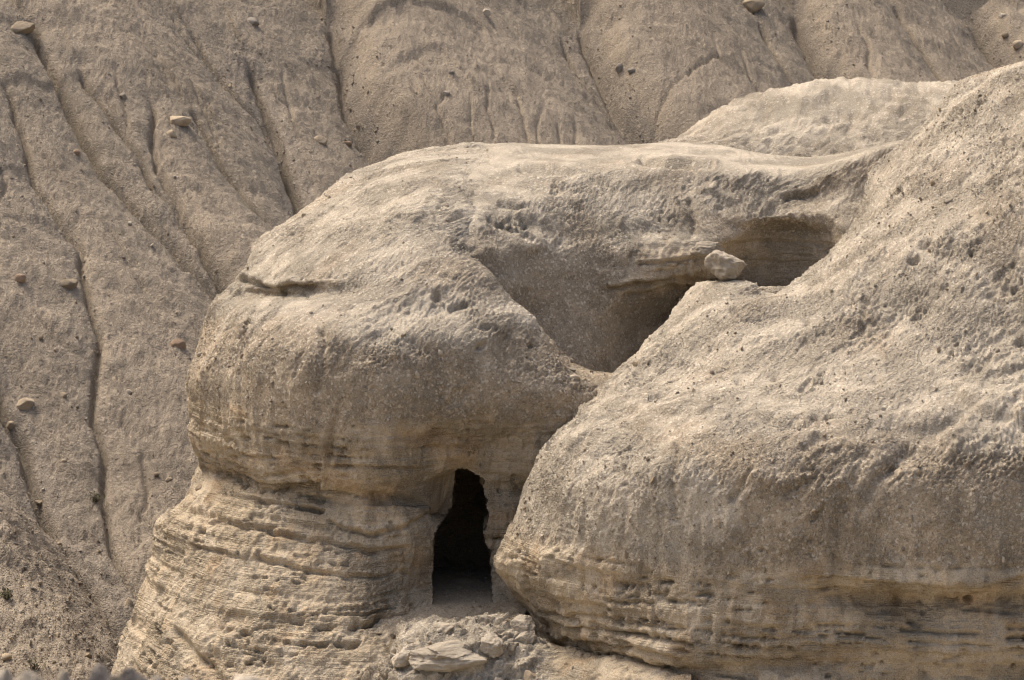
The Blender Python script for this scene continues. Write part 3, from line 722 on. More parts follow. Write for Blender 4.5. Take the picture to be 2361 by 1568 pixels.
# ------------------------------------------------------------------ right bluff
C1 = [
 [(1255,1740,60.4),(1350,1740,58.0),(1550,1740,56.0),(1800,1740,55.2),(2100,1740,55.0),(2400,1740,55.0),(2560,1740,55.3)],
 [(1262,1570,60.5),(1370,1575,58.2),(1560,1580,56.15),(1800,1570,55.5),(2100,1570,55.5),(2400,1570,55.5),(2560,1570,55.8)],
 [(1264,1500,60.6),(1360,1512,58.4),(1550,1535,56.4),(1620,1540,56.0),(1800,1530,55.7),(2100,1520,55.4),(2400,1520,55.4),(2560,1520,55.7)],
 [(1246,1462,60.5),(1330,1480,58.2),(1540,1520,56.1),(1630,1520,55.8),(1800,1490,55.5),(2100,1490,55.3),(2400,1490,55.3),(2560,1490,55.6)],
 [(1215,1410,60.3),(1300,1420,58.2),(1540,1440,56.1),(1800,1440,55.5),(2100,1435,55.4),(2400,1435,55.4),(2560,1435,55.6)],
 [(1168,1350,60.1),(1240,1352,58.5),(1400,1352,57.0),(1600,1352,56.0),(1900,1356,55.5),(1960,1365,55.6),(2200,1378,55.5),(2361,1365,55.5),(2560,1350,55.7)],
 [(1144,1302,60.0),(1200,1300,58.8),(1400,1290,57.0),(1600,1290,56.0),(1900,1330,55.3),(1960,1340,55.2),(2200,1356,55.0),(2361,1340,55.1),(2560,1320,55.5)],
 [(1162,1250,60.0),(1220,1250,58.8),(1400,1240,57.0),(1600,1240,56.0),(1900,1260,55.3),(2200,1270,55.0),(2361,1270,55.0),(2560,1270,55.4)],
 [(1190,1192,60.1),(1240,1190,58.85),(1400,1180,57.05),(1600,1180,56.05),(1900,1190,55.35),(2200,1200,55.05),(2361,1200,55.0),(2560,1200,55.4)],
 [(1212,1110,60.4),(1265,1105,59.0),(1400,1095,57.35),(1600,1095,56.25),(1850,1105,55.6),(2100,1105,55.3),(2361,1105,55.2),(2560,1110,55.7)],
 [(1240,1045,60.6),(1300,1030,59.25),(1450,1020,57.8),(1650,1020,56.75),(1850,1030,56.1),(2100,1035,55.65),(2361,1035,55.45),(2560,1010,56)],
 [(1272,1000,60.9),(1330,985,59.8),(1470,970,58.5),(1660,965,57.55),(1870,960,56.95),(2100,955,56.5),(2361,950,56.2),(2560,910,56.5)],
 [(1345,938,61.3),(1400,925,60.4),(1530,910,59.4),(1700,900,58.6),(1900,890,58.0),(2100,870,57.6),(2361,850,57.2),(2560,810,57)],
 [(1430,870,61.9),(1490,858,61.0),(1600,845,60.2),(1750,830,59.5),(1950,810,58.9),(2150,790,58.4),(2361,760,58.0),(2560,700,57.8)],
 [(1497,800,62.4),(1540,785,61.6),(1640,770,60.9),(1800,755,60.2),(2000,730,59.6),(2200,700,59.1),(2361,670,58.7),(2560,600,58.4)],
 [(1552,728,63.0),(1610,712,62.1),(1700,700,61.5),(1850,690,60.9),(2000,660,60.3),(2200,620,59.8),(2361,585,59.4),(2560,510,59)],
 [(1622,655,63.6),(1650,648,63.3),(1690,644,63.1),(1735,652,62.9),(1760,680,62.6),(1820,670,62.2),(1900,640,61.7),(2050,580,61.0),(2200,535,60.6),(2361,500,60.2),(2560,420,59.8)],
 [(1660,662,64.2),(1700,662,64.0),(1745,686,63.8),(1800,676,63.4),(1860,640,63.1),(1940,590,62.6),(2050,530,61.9),(2200,480,61.4),(2361,430,61.1),(2560,340,60.7)],
 [(1850,664,65.0),(1890,630,64.6),(1945,574,64.1),(2000,520,63.5),(2100,460,62.9),(2250,410,62.3),(2361,375,62.0),(2560,280,61.5)],
 [(1920,600,65.7),(1960,550,65.2),(1990,500,64.8),(2050,440,64.2),(2150,390,63.6),(2250,350,63.1),(2361,305,62.8),(2560,210,62.3)],
 [(1975,510,66.3),(1995,460,66.1),(2030,410,65.8),(2090,365,65.3),(2170,320,64.8),(2260,275,64.3),(2361,240,63.9),(2560,150,63.3)],
 [(2000,420,66.8),(2020,385,66.8),(2060,345,66.6),(2120,300,66.2),(2190,252,65.7),(2270,215,65.2),(2361,187,64.8),(2560,100,64.2)],
 [(2080,370,67.5),(2100,340,67.4),(2130,300,67.2),(2165,250,66.9),(2205,195,66.5),(2280,168,66.0),(2361,143,65.6),(2560,40,65)],
]
rows, back = rows_of(C1, bottom=(0, -3.0, -9.0), top=[(0.3, 2.2, -0.5), (0.6, 3.5, -4.5), (0.5, 2, -9)], h1=(0.2, 1.4, -0.15), h2=(1.8, 5.5, -1.2))
PR = loft(rows, 550, 570, back)
NR = face_cam(normals(PR), PR)
px, py, _ = proj(PR)
zr = PR[..., 2] - CAMZ
er = 0.22 * fbm(PR, 0.8, 3, 2) + 0.16 * fbm(PR, 3.5, 2, 1, an=(1, 1, .4))
strr = sstep(-10.42, -10.85, zr + er - 0.25 * sstep(3.5, 5, PR[..., 0]))
crr_lit = sstep(-9.0, -8.35, zr + 0.4 * fbm(PR, 0.9, 3, 4)) * (0.78 + 0.55 * fbm(PR, 0.5, 2, 3)) * sstep(0.12, 0.45, NR[..., 2] + 0.15 * fbm(PR, 1.5, 2, 0)) * (1 - 0.55 * sstep(-6.6, -4.8, zr + 0.6 * fbm(PR, 0.6, 2, 1)))
crr_lit = np.maximum(crr_lit, 0.7 * sstep(-0.15, -0.5, NR[..., 0]) * sstep(-10.8, -10.3, zr))  # sunlit left edge put into the colour: left-facing rock takes the pale crust
dr, mk = relief(PR, NR, strr, z_shift=0.6, crumble=1.25)
dr = dr + carve(PR, px, py, [
    ([(1300,962),(1400,944),(1500,950),(1600,958),(1700,964),(1800,978),(1900,988)], 8, 0.06, 0.03), ([(1860,1034),(1940,1004),(2050,990),(2150,988),(2210,962)], 14, 0.12, 0.05),
    ([(1985,1055),(1945,1150),(1926,1250),(1920,1335)], 14, 0.11, 0), ([(1560,1040),(1550,1120),(1555,1200)], 7, 0.10, 0), ([(2095,1030),(2010,1115),(1990,1160)], 16, 0.10, 0.03), ([(1730,1090),(1690,1150)], 8, 0.10, 0),
    ([(2200,915),(2270,960),(2350,970)], 14, 0.12, 0.04), ([(2105,612),(2120,606)], 7, 0.20, 0.04), ([(1690,715)], 8, 0.10, 0.03), ([(1995,695),(1985,760)], 7, 0.10, 0.04), ([(1860,740)], 8, 0.14, 0.03),
    ([(1780,860)], 8, 0.13, 0.03), ([(2120,1094)], 8, 0.14, 0.03), ([(1700,880)], 7, 0.12, 0), ([(2350,780)], 10, 0.16, 0.03), ([(2020,880)], 9, 0.12, 0.03), ([(1830,770),(1900,740)], 12, -0.07, 0),
    ([(1930,1338),(2050,1352),(2180,1362),(2270,1356),(2361,1336)], 8, 0.16, 0.05), ([(1250,1412),(1400,1425),(1550,1450)], 4, 0.10, 0.03), ([(1290,1440),(1450,1462),(1600,1490)], 4, 0.12, 0.03), ([(1300,1475),(1450,1500),(1560,1520)], 6, 0.16, 0.05),
    ([(1400,1385),(1480,1388)], 4, 0.08, 0), ([(2080,1450),(2250,1462)], 5, 0.12, 0.03), ([(2100,1480),(2280,1490)], 4, 0.10, 0), ([(2100,1430),(2120,1440)], 7, 0.16, 0), ([(1700,1500),(1720,1500)], 8, 0.14, 0), ([(1760,1470)], 9, 0.16, 0.02), ([(1690,1580)], 9, 0.14, 0)])
PR2 = PR + NR * dr[..., None]
rbluff = grid_mesh('right_bluff', PR2, M_BLUFF, {'strata': strr, 'crust': crr_lit + 0.35 * mk['tone'], **mk}, kind='structure')

def run_on(name, P, strata_, crust_, reach, lift, zs, ck):
    """carry a surface on past its right border"""
    base = P[::3, -2]
    dxs = reach * (np.geomspace(1, 61, 150) - 1) / 60
    Q = base[:, None, :] + np.stack([dxs, 0.10 * dxs, lift * dxs], -1)[None]
    n = face_cam(normals(Q), Q)
    st = np.repeat(strata_[::3, -2][:, None], 150, 1); cr = np.repeat(crust_[::3, -2][:, None], 150, 1)
    d, mk_ = relief(Q, n, st, z_shift=zs, crumble=ck)
    d = d + 0.9 * fbm(Q, 0.10, 2, 0) * sstep(0.0, 3.0, dxs)[None]
    return grid_mesh(name, Q + n * d[..., None], M_BLUFF, {'strata': st, 'crust': cr + 0.35 * mk_['tone'], **mk_}, kind='structure')
run_on('right_bluff_flank', PR, strr, crr_lit, 30.0, 0.05, 0.6, 1.25)

# ------------------------------------------------------------------ pale mound behind
D1 = [
 [(1430,480,72),(1600,480,71),(1800,470,70.6),(2000,470,70.6),(2200,460,70.8),(2600,440,71)],
 [(1520,350,73.4),(1480,356,72.2),(1800,372,71.4),(1950,360,71.3),(2100,330,71.6),(2250,280,71.8),(2600,180,72)],
 [(1540,338,74.0),(1640,305,73.0),(1800,290,72.5),(1950,280,72.5),(2100,262,72.6),(2250,225,72.6),(2600,150,72.6)],
 [(1552,328,74.8),(1625,285,74.2),(1740,232,73.8),(1870,212,73.8),(1980,207,73.8),(2100,205,73.8),(2250,195,73.8),(2600,130,73.8)],
 [(1558,324,75.6),(1610,287,75.2),(1700,233,75.0),(1800,203,75.0),(1900,189,75.0),(2050,184,75.0),(2150,190,75),(2250,187,75),(2600,125,75)],
]
rows, back = rows_of(D1, hide=True, top=[(0, 1.8, -0.5), (0, 3.0, -3.0), (0, 3, -12)], h1=(-0.3, 1.0, -0.4), h2=(-1.0, 3.0, -3.0))
PM = loft(rows, 280, 150, back)
NM = face_cam(normals(PM), PM)
dm, mk = relief(PM, NM, 0 * PM[..., 0], crumble=1.15)
dm = dm + 0.07 * fbm(PM, 0.9, 3, 1) + 0.06 * (ridged(PM, 1.8, 4, 3, an=(1, 1, 2)) - .6) + 0.035 * fbm(PM, 7, 2, 2, gain=.8)
run_on('pale_mound_flank', PM, 0 * dm, 0.9 + 0 * dm, 25.0, 0.03, 0.0, 1.15)
grid_mesh('pale_mound', PM + NM * dm[..., None], M_BLUFF, {'strata': 0 * dm, 'crust': 0.7 + 0.4 * mk['tone'], **mk}, kind='structure')

# ------------------------------------------------------------------ rubble spur in front of the cave
E1 = [
 [(640,1800,58.6),(760,1780,57.6),(1000,1760,56.6),(1200,1760,56.4),(1400,1760,55.6),(1620,1760,54.8)],
 [(790,1620,59.0),(860,1610,58.2),(1000,1600,57.5),(1150,1600,57.4),(1280,1600,57.2),(1440,1605,56.2),(1620,1620,55.2)],
 [(850,1548,59.3),(930,1525,58.3),(1020,1525,57.8),(1150,1530,57.8),(1240,1528,57.9),(1400,1552,56.7),(1600,1585,55.5)],
 [(900,1487,59.6),(975,1462,58.9),(1050,1456,58.4),(1130,1462,58.3),(1200,1485,58.4),(1270,1496,58.3),(1420,1526,56.9),(1600,1566,55.7)],
 [(975,1444,59.9),(1020,1426,59.5),(1075,1414,59.2),(1130,1414,59.1),(1175,1432,59.0),(1220,1474,58.9),(1290,1490,58.8),(1430,1514,57.5),(1600,1552,56.2)],
]
rows, back = rows_of(E1, bottom=(0, -1.5, -6.5), top=[(0.1, 0.5, -0.25), (0.1, 0.7, -1.0), (0, .5, -5)], h1=(0.25, 0.7, -0.5), h2=(0.8, 1.4, -2.5))
PE = loft(rows, 270, 185, back)
NE = face_cam(normals(PE), PE)
de, mk = relief(PE, NE, 0 * PE[..., 0], crumble=1.15)
tq = fbm(PE, 0.7, 4, 3, gain=.6, an=(1, 1, 1.8)) * 4 + 0.6 * fbm(PE, 5, 2, 1)
de = de + 0.09 * (np.floor(tq) + sstep(.4, .6, tq - np.floor(tq))) + 0.12 * (ridged(PE, 1.0, 4, 2) - 0.55)
pxe, pye, _ = proj(PE)
shelf = sstep(1220, 1300, pxe)
de = de * (1 - 0.7 * shelf)
PE2 = PE + NE * de[..., None]
spur = grid_mesh('rubble_spur', PE2, M_BLUFF, {'strata': 0.75 * shelf, 'crust': 0.62 + 0.5 * mk['tone'], **mk}, kind='structure')

# ------------------------------------------------------------------ gravelly talus ridge, lower left
T1 = [
 [(-400,1800,72),(-100,1800,71),(150,1800,70.5),(420,1800,70.5)],
 [(-400,1500,74.5),(-100,1560,73),(60,1600,72.5),(200,1640,72.3),(330,1680,72.5)],
 [(-400,1250,77.5),(-150,1300,76.5),(0,1400,75.4),(120,1480,74.7),(220,1550,74.3),(300,1600,74.2)],
 [(-400,1000,81.5),(-150,1060,80.5),(-40,1120,79.9),(40,1195,79.2),(100,1285,78.6),(170,1380,77.8),(230,1460,77.2),(270,1515,76.8),(330,1590,76.4)],
]
rows, back = rows_of(T1, hide=False, bottom=(0, -4, -6), top=[(0.5, 0.8, -0.5), (1.0, 1.5, -2.5), (1, 1, -8)])
PT = loft(rows, 180, 170, back)
NT_ = face_cam(normals(PT), PT)
dt = 0.18 * fbm(PT, 0.5, 3, 0) + 0.09 * fbm(PT, 2.2, 3, 2) + 0.06 * (ridged(PT, 4.5, 3, 1) - .6) + 0.04 * fbm(PT, 11, 2, 3)
PT2 = PT + NT_ * dt[..., None]
talus = grid_mesh('talus_slope', PT2, M_HILL, {'grey_mix': 0 * dt, 'lag': 0 * dt - 1, 'tone': 1.0 + fbm(PT, 0.8, 3, 1)}, kind='structure')

# ------------------------------------------------------------------ stones
import bmesh
def hull_stone(k, n=11, flat=0.7):
    r = np.random.default_rng(500 + k)
    p = r.standard_normal((n, 3)); p /= np.linalg.norm(p, axis=1, keepdims=True)
    p *= r.uniform(0.8, 1.0, (n, 1)); p *= np.array([1.0, r.uniform(0.65, 0.95), flat * r.uniform(0.7, 1.1)]) * 0.5
    bm = bmesh.new()
    for q in p: bm.verts.new(q)
    g = bmesh.ops.convex_hull(bm, input=bm.verts)
    bmesh.ops.delete(bm, geom=[v for v in bm.verts if not v.link_faces], context='VERTS')
    bm.verts.ensure_lookup_table()
    bmesh.ops.recalc_face_normals(bm, faces=bm.faces)
    bm.verts.index_update()
    vs_ = np.array([v.co[:] for v in bm.verts]); fs = [[v.index for v in f.verts] for f in bm.faces]
    bm.free()
    return vs_, np.array(fs, np.int32)
PROTO = [hull_stone(k, 11, 0.55 + 0.06 * (k % 6)) for k in range(12)]

def rand_rot(n, r):
    q = r.standard_normal((n, 4)); q /= np.linalg.norm(q, axis=1, keepdims=True)
    w, x, y, z = q.T
    return np.stack([np.stack([1-2*(y*y+z*z), 2*(x*y-z*w), 2*(x*z+y*w)], -1), np.stack([2*(x*y+z*w), 1-2*(x*x+z*z), 2*(y*z-x*w)], -1), np.stack([2*(x*z-y*w), 2*(y*z+x*w), 1-2*(x*x+y*y)], -1)], 1)

PMESH = {}
def proto_mesh(k, mat):
    key = (k, mat.name)
    if key not in PMESH:
        v, f = PROTO[k]
        me = bpy.data.meshes.new('stone')
        me.from_pydata(v.tolist(), [], f.tolist())
        me.polygons.foreach_set('use_smooth', np.full(len(me.polygons), k % 3 == 0))
        me.materials.append(mat)
        PMESH[key] = me
    return PMESH[key]

def scatter(owner, P, count, big, s_small, s_big, mats, seed, weight=None, bigw=None, sink=0.25, gname='gravel'):
    """loose and embedded stones: the larger ones each an object, the fine ones one mesh"""
    r = np.random.default_rng(seed)
    N = face_cam(normals(P), P)
    px, py, _ = proj(P)
    to = np.array([0, 0, CAMZ]) - P; to /= np.linalg.norm(to, axis=-1, keepdims=True)
    vis = ((N * to).sum(-1) > 0.05) & (px > -60) & (px < 2420) & (py > -40) & (py < 1620)
    # area per sample keeps the density even on the ground
    ar = np.linalg.norm(np.cross(np.gradient(P, axis=0), np.gradient(P, axis=1)), axis=-1)
    w = np.where(vis, ar, 0).astype(float)
    def pick(n, ww):
        c = np.cumsum(ww.ravel()); i = np.searchsorted(c, r.random(n) * c[-1])
        return np.clip(i, 0, ww.size - 1)
    w1 = w if weight is None else w * np.clip(weight, 0, None)
    w2 = w1 if bigw is None else w * np.clip(bigw, 0, None)
    Pf, Nf = P.reshape(-1, 3), N.reshape(-1, 3)
    # fine gravel
    idx = pick(count, w1)
    size = s_small * (r.pareto(2.6, count) * 0.45 + 0.6); size = np.clip(size, 0, s_small * 2.6)
    rot = rand_rot(count, r)
    VV, FF, off = [], [], 0
    kind = r.integers(0, len(PROTO), count)
    for k in range(len(PROTO)):
        m = np.where(kind == k)[0]
        v, f = PROTO[k]
        vv = np.einsum('nij,vj->nvi', rot[m], v) * size[m, None, None]
        c = Pf[idx[m]] + Nf[idx[m]] * (size[m] * (0.5 - sink) * 0.4)[:, None]
        vv = vv + c[:, None, :]
        ff = f[None] + (np.arange(len(m)) * len(v))[:, None, None] + off
        VV.append(vv.reshape(-1, 3)); FF.append(ff.reshape(-1, 3)); off += len(m) * len(v)
    V_ = np.concatenate(VV); F_ = np.concatenate(FF)
    me = bpy.data.meshes.new(gname)
    me.vertices.add(len(V_)); me.vertices.foreach_set('co', V_.astype(np.float32).ravel())
    me.loops.add(F_.size); me.loops.foreach_set('vertex_index', F_.astype(np.int32).ravel())
    me.polygons.add(len(F_)); me.polygons.foreach_set('loop_start', np.arange(0, F_.size, 3, dtype=np.int32)); me.polygons.foreach_set('loop_total', np.full(len(F_), 3, dtype=np.int32))
    for m_ in mats: me.materials.append(m_)
    tri = np.concatenate([np.repeat(r.integers(0, len(mats), (kind == k).sum()), len(PROTO[k][1])) for k in range(len(PROTO))])
    me.polygons.foreach_set('material_index', tri.astype(np.int32))
    me.update(calc_edges=True)
    g = bpy.data.objects.new(gname, me); scene.collection.objects.link(g)
    g['kind'] = 'stuff'; g.parent = owner
    # larger stones
    idx = pick(big, w2)
    for j in range(big):
        i = idx[j]
        o = bpy.data.objects.new('stone', proto_mesh(int(r.integers(0, len(PROTO))), mats[int(r.integers(0, len(mats)))]))
        scene.collection.objects.link(o); o.parent = owner
        sz = s_big * (0.75 + 0.6 * min(2.0, r.pareto(2.5)))
        o.scale = (sz * r.uniform(.8, 1.2), sz * r.uniform(.8, 1.2), sz * r.uniform(.7, 1))
        o.rotation_euler = tuple(r.uniform(0, 6.28, 3))
        o.location = Pf[i] + Nf[i] * sz * 0.12

scatter(hill, PH, 2800, 90, 0.055, 0.11, [M_TAN, M_PALE, M_DUST, M_DUST], 1, weight=0.3 + 2.2 * np.clip(lag, 0, 1), bigw=0.15 + 1.8 * np.clip(lag, 0, 1))
scatter(hill2, PH2, 2600, 140, 0.06, 0.12, [M_TAN, M_PALE, M_DUST, M_DUST], 8, weight=0.2 + 2.6 * np.clip(lag2, 0, 1), bigw=0.05 + 2.2 * np.clip(lag2, 0, 1))
cong_b = (1 - strata) * (0.35 + 1.2 * sstep(-7.4, -8.0, zb))
scatter(bluff, PB2, 3600, 150, 0.038, 0.085, [M_TAN, M_PALE, M_PALE, M_DUST], 2, weight=cong_b, bigw=(1 - strata) * sstep(-7.3, -7.9, zb) + 0.12 * (1 - strata))
cong_r = (1 - strr) * (0.5 + 0.9 * sstep(-8.9, -9.4, zr) + 0.5 * sstep(-7, -5.5, zr))
scatter(rbluff, PR2, 7000, 240, 0.036, 0.080, [M_TAN, M_PALE, M_PALE, M_DUST], 3, weight=cong_r, bigw=(1 - strr) * (0.25 + sstep(-8.8, -9.5, zr)))
scatter(spur, PE2, 500, 28, 0.04, 0.09, [M_PALE, M_PALE, M_TAN, M_CHALK], 4, weight=1 - 0.7 * shelf)
scatter(talus, PT2, 1800, 90, 0.065, 0.13, [M_TAN, M_PALE, M_GREY, M_TAN], 5)
scatter(cf, PF2, 500, 25, 0.035, 0.08, [M_PALE, M_TAN, M_GREY], 6, gname='floor_rubble')

# ------------------------------------------------------------------ boulders one can point at
SURF = [a.reshape(-1, 3) for a in (PH, PH2, PB2, PW + NW * dw[..., None], PR2, PE2, PT2, PF2)]
ALLP = np.concatenate(SURF)
AX, AY, AD = proj(ALLP)
def spot(px, py, tol=7.0):
    m = np.where((np.abs(AX - px) < tol) & (np.abs(AY - py) < tol))[0]
    if len(m) == 0: return spot(px, py, tol * 2)
    d = AD[m]
    near = m[d < d.min() + 0.35]
    return ALLP[near].mean(0)

def rock_mesh(seed, dims, mode='round', sub=4, rough=0.06, lam=0.0):
    bm = bmesh.new()
    bmesh.ops.create_icosphere(bm, subdivisions=sub, radius=1.0)
    v = np.array([q.co[:] for q in bm.verts]); f = [[q.index for q in t.verts] for t in bm.faces]
    bm.free()
    r = np.random.default_rng(seed)
    if mode in ('block', 'slab'):
        p = 3.2 if mode == 'slab' else 2.6
        k = (np.abs(v) ** p).sum(1) ** (1 / p); v = v / k[:, None]
    for _ in range({'round': 7, 'block': 13, 'slab': 9}[mode]):
        n = r.standard_normal(3); n /= np.linalg.norm(n)
        if mode == 'slab': n[2] *= 0.4; n /= np.linalg.norm(n)
        lim = r.uniform(0.55, 0.85) if mode == 'block' else r.uniform(0.62, 0.9)
        d = v @ n
        v = v - np.clip(d - lim, 0, None)[:, None] * n * 0.92
    Q = v * 1.0 + r.uniform(0, 30, 3)
    nn = v / np.linalg.norm(v, axis=1, keepdims=True)
    v = v + nn * (rough * 1.4 * fbm(Q, 0.9, 3, 1) + rough * 0.8 * fbm(Q, 3.5, 3, 2))[:, None]
    if lam:
        e = layer1d(v[:, 2] * 0.14 + 0.03 * fbm(Q, 0.8, 2, 0) * 0.3 + seed, 0.028, 1)
        v[:, :2] *= (1 + lam * (e - 0.5))[:, None]
    return v * np.array(dims) * 0.5, f

def boulder(name, px, py, wpx, hpx, mat, label, cat='boulder', mode='round', rot=(0, 0, 0), depth=0.85, lift=-0.02, seed=0, lam=0.0, at=None, group=None):
    c = np.array(spot(px, py + hpx * 0.30)) if at is None else np.array(at)
    k = c[1] / FPX
    w, h = wpx * k, hpx * k
    v, f = rock_mesh(seed + int(px) * 3 + int(py), (w, w * depth, h), mode, lam=lam)
    rm = np.array(Matrix.Rotation(rot[2], 3, 'Z') @ Matrix.Rotation(rot[1], 3, 'Y') @ Matrix.Rotation(rot[0], 3, 'X'))
    v = v @ rm.T
    o = poly_mesh(name, v, f, mat)
    o.location = c + np.array([0, -w * 0.10, h * lift])
    return tag(o, label, cat, group)

BD = [
 (50, 52, 68, 36, M_TAN, 'block', 'large tan wedge-shaped boulder jutting from the far slope at the top left corner'),
 (583, 38, 38, 32, M_GREY, 'block', 'grey-brown block perched near the top edge on the far slope above the rounded bluff'),
 (415, 272, 58, 24, M_TAN, 'slab', 'flat tan slab sticking out of the far slope, above a rounded tan stone'),
 (398, 300, 27, 23, M_TAN, 'round', 'rounded tan stone just below the flat tan slab on the far slope'),
 (740, 317, 34, 24, M_TAN, 'round', 'tan boulder on the far slope close to the crest of the rounded bluff'),
 (803, 323, 24, 16, M_RUST, 'round', 'small reddish boulder right of the tan boulder near the bluff crest'),
 (160, 643, 46, 44, M_TAN, 'block', 'big tilted tan block beside the dark rill on the left slope'),
 (48, 637, 28, 20, M_RUST, 'slab', 'tilted reddish slab near the left edge, left of the big tilted tan block'),
 (57, 918, 54, 46, M_TAN, 'block', 'largest tan boulder in the stony gully at the left edge'),
 (28, 977, 24, 22, M_TAN, 'round', 'round tan boulder below the largest boulder in the left stony gully'),
 (411, 785, 36, 32, M_RUST, 'round', 'crumbly reddish boulder on the slope just left of the rounded bluff'),
 (284, 217, 18, 18, M_PALE, 'round', 'pale grey stone on the upper far slope between two dark rills'),
 (177, 348, 19, 15, M_RUST, 'round', 'small rust-brown stone on the spur at upper left, right of the long rill'),
 (1735, 0, 54, 40, M_TAN, 'round', 'rounded brown boulder cut by the top edge of the picture'),
 (2312, 33, 22, 10, M_PALE, 'slab', 'thin white stone lying in the gully at the top right corner'),
 (2345, 96, 30, 22, M_TAN, 'round', 'tan boulder in the top right gully below the thin white stone'),
 (2318, 78, 20, 15, M_TAN, 'round', 'smaller tan boulder between the thin white stone and the gully boulder'),
 (1428, 150, 26, 30, M_GREY, 'block', 'upright grey block in the dark gully above the pale mound'),
 (1456, 158, 20, 15, M_GREY, 'round', 'small grey stone right of the upright block in the dark gully'),
 (1120, 22, 26, 22, M_PALE, 'block', 'pale block set in the ledge at the top of the recessed face'),
 (1041, 166, 15, 14, M_GREY, 'round', 'round grey cobble stuck in the recessed face of the far hill'),
 (1028, 213, 21, 11, M_GREY, 'slab', 'flat grey stone below the round cobble on the recessed face'),
 (145, 906, 20, 18, M_TAN, 'round', 'tan stone right of the largest gully boulder at left'),
 (298, 900, 18, 13, M_PALE, 'round', 'pale tan stone on the middle of the left slope'),
 (130, 803, 15, 14, M_TAN, 'round', 'small tan stone on the left slope above the stony gully'),
 (458, 1117, 20, 20, M_TAN, 'block', 'tan block on the slope beside the undercut of the rounded bluff'),
 (92, 1152, 24, 11, M_TAN, 'slab', 'flat tan stone low on the left slope near a dark shrub'),
 (146, 1058, 17, 12, M_TAN, 'round', 'tan stone on the lower left slope above the flat tan stone'),
 (359, 1092, 16, 12, M_TAN, 'round', 'left one of two tan stones side by side beside the lower bluff'),
 (389, 1100, 18, 12, M_TAN, 'round', 'right one of two tan stones side by side beside the lower bluff'),
 (298, 1381, 26, 30, M_TAN, 'block', 'tan block wedged against the foot of the rounded bluff at left'),
 (13, 1510, 30, 19, M_TAN, 'round', 'rounded tan boulder at the bottom left corner'),
 (2188, 459, 24, 15, M_PALE, 'block', 'pale angular stone lying alone on the upper right slope'),
 (1756, 664, 12, 10, M_TAN, 'block', 'small cube-like stone on the rim of the alcove, right of the perched rock'),
 (1316, 846, 28, 11, M_PALE, 'slab', 'upper one of two flat pale stones on the lip of the hollow'),
 (1323, 868, 32, 16, M_PALE, 'slab', 'lower one of two flat pale stones on the lip of the hollow'),
 (962, 858, 15, 19, M_PALE, 'block', 'whitish square stone set in the brown face of the rounded bluff'),
 (1466, 833, 22, 12, M_TAN, 'slab', 'tan flat stone at the bottom of the dark hollow'),
 (905, 1497, 15, 15, M_PALE, 'round', 'single round pebble at the left edge of the rubble spur'),
 (948, 1473, 26, 16, M_PALE, 'round', 'pale rounded cobble on the left crest of the rubble spur'),
 (1222, 1546, 32, 44, M_TAN, 'block', 'upright tan block at the bottom edge right of the rubble spur'),
 (1150, 1560, 40, 34, M_PALE, 'block', 'pale lump at the bottom edge below the rubble spur'),
]
for i, (bx, by, w_, h_, m_, md, lb) in enumerate(BD):
    boulder('boulder' if w_ > 22 else 'stone', bx, by, w_, h_, m_, lb, 'boulder' if w_ > 22 else 'stone', md, (random.uniform(-.2, .2), random.uniform(-.25, .25), random.uniform(-.6, .6)), seed=i)

# the rock balanced on its pedestal between hollow and alcove
pc = W(1676, 614, 63.35)
v, f = rock_mesh(77, (0.82, 0.66, 0.60), 'round', 5, 0.13)
v[:, 2] *= 1 - 0.45 * sstep(-0.05, 0.38, v[:, 0]) * (v[:, 2] > 0)
v[:, 0] += 0.10 * v[:, 2] * -1.0
o = poly_mesh('balanced_rock', v, f, M_CHALK); o.location = pc; o.rotation_euler = (0.05, 0.10, 0.2)
tag(o, 'pale angular rock balanced on a pedestal between the hollow and the alcove', 'rock')
v, f = rock_mesh(78, (0.62, 0.6, 0.36), 'round', 5, 0.13)
o = poly_mesh('wedged_rock', v, f, M_CHALK); o.location = W(1634, 577, 64.6)
tag(o, 'pale knob of rock just above left of the balanced rock', 'rock')
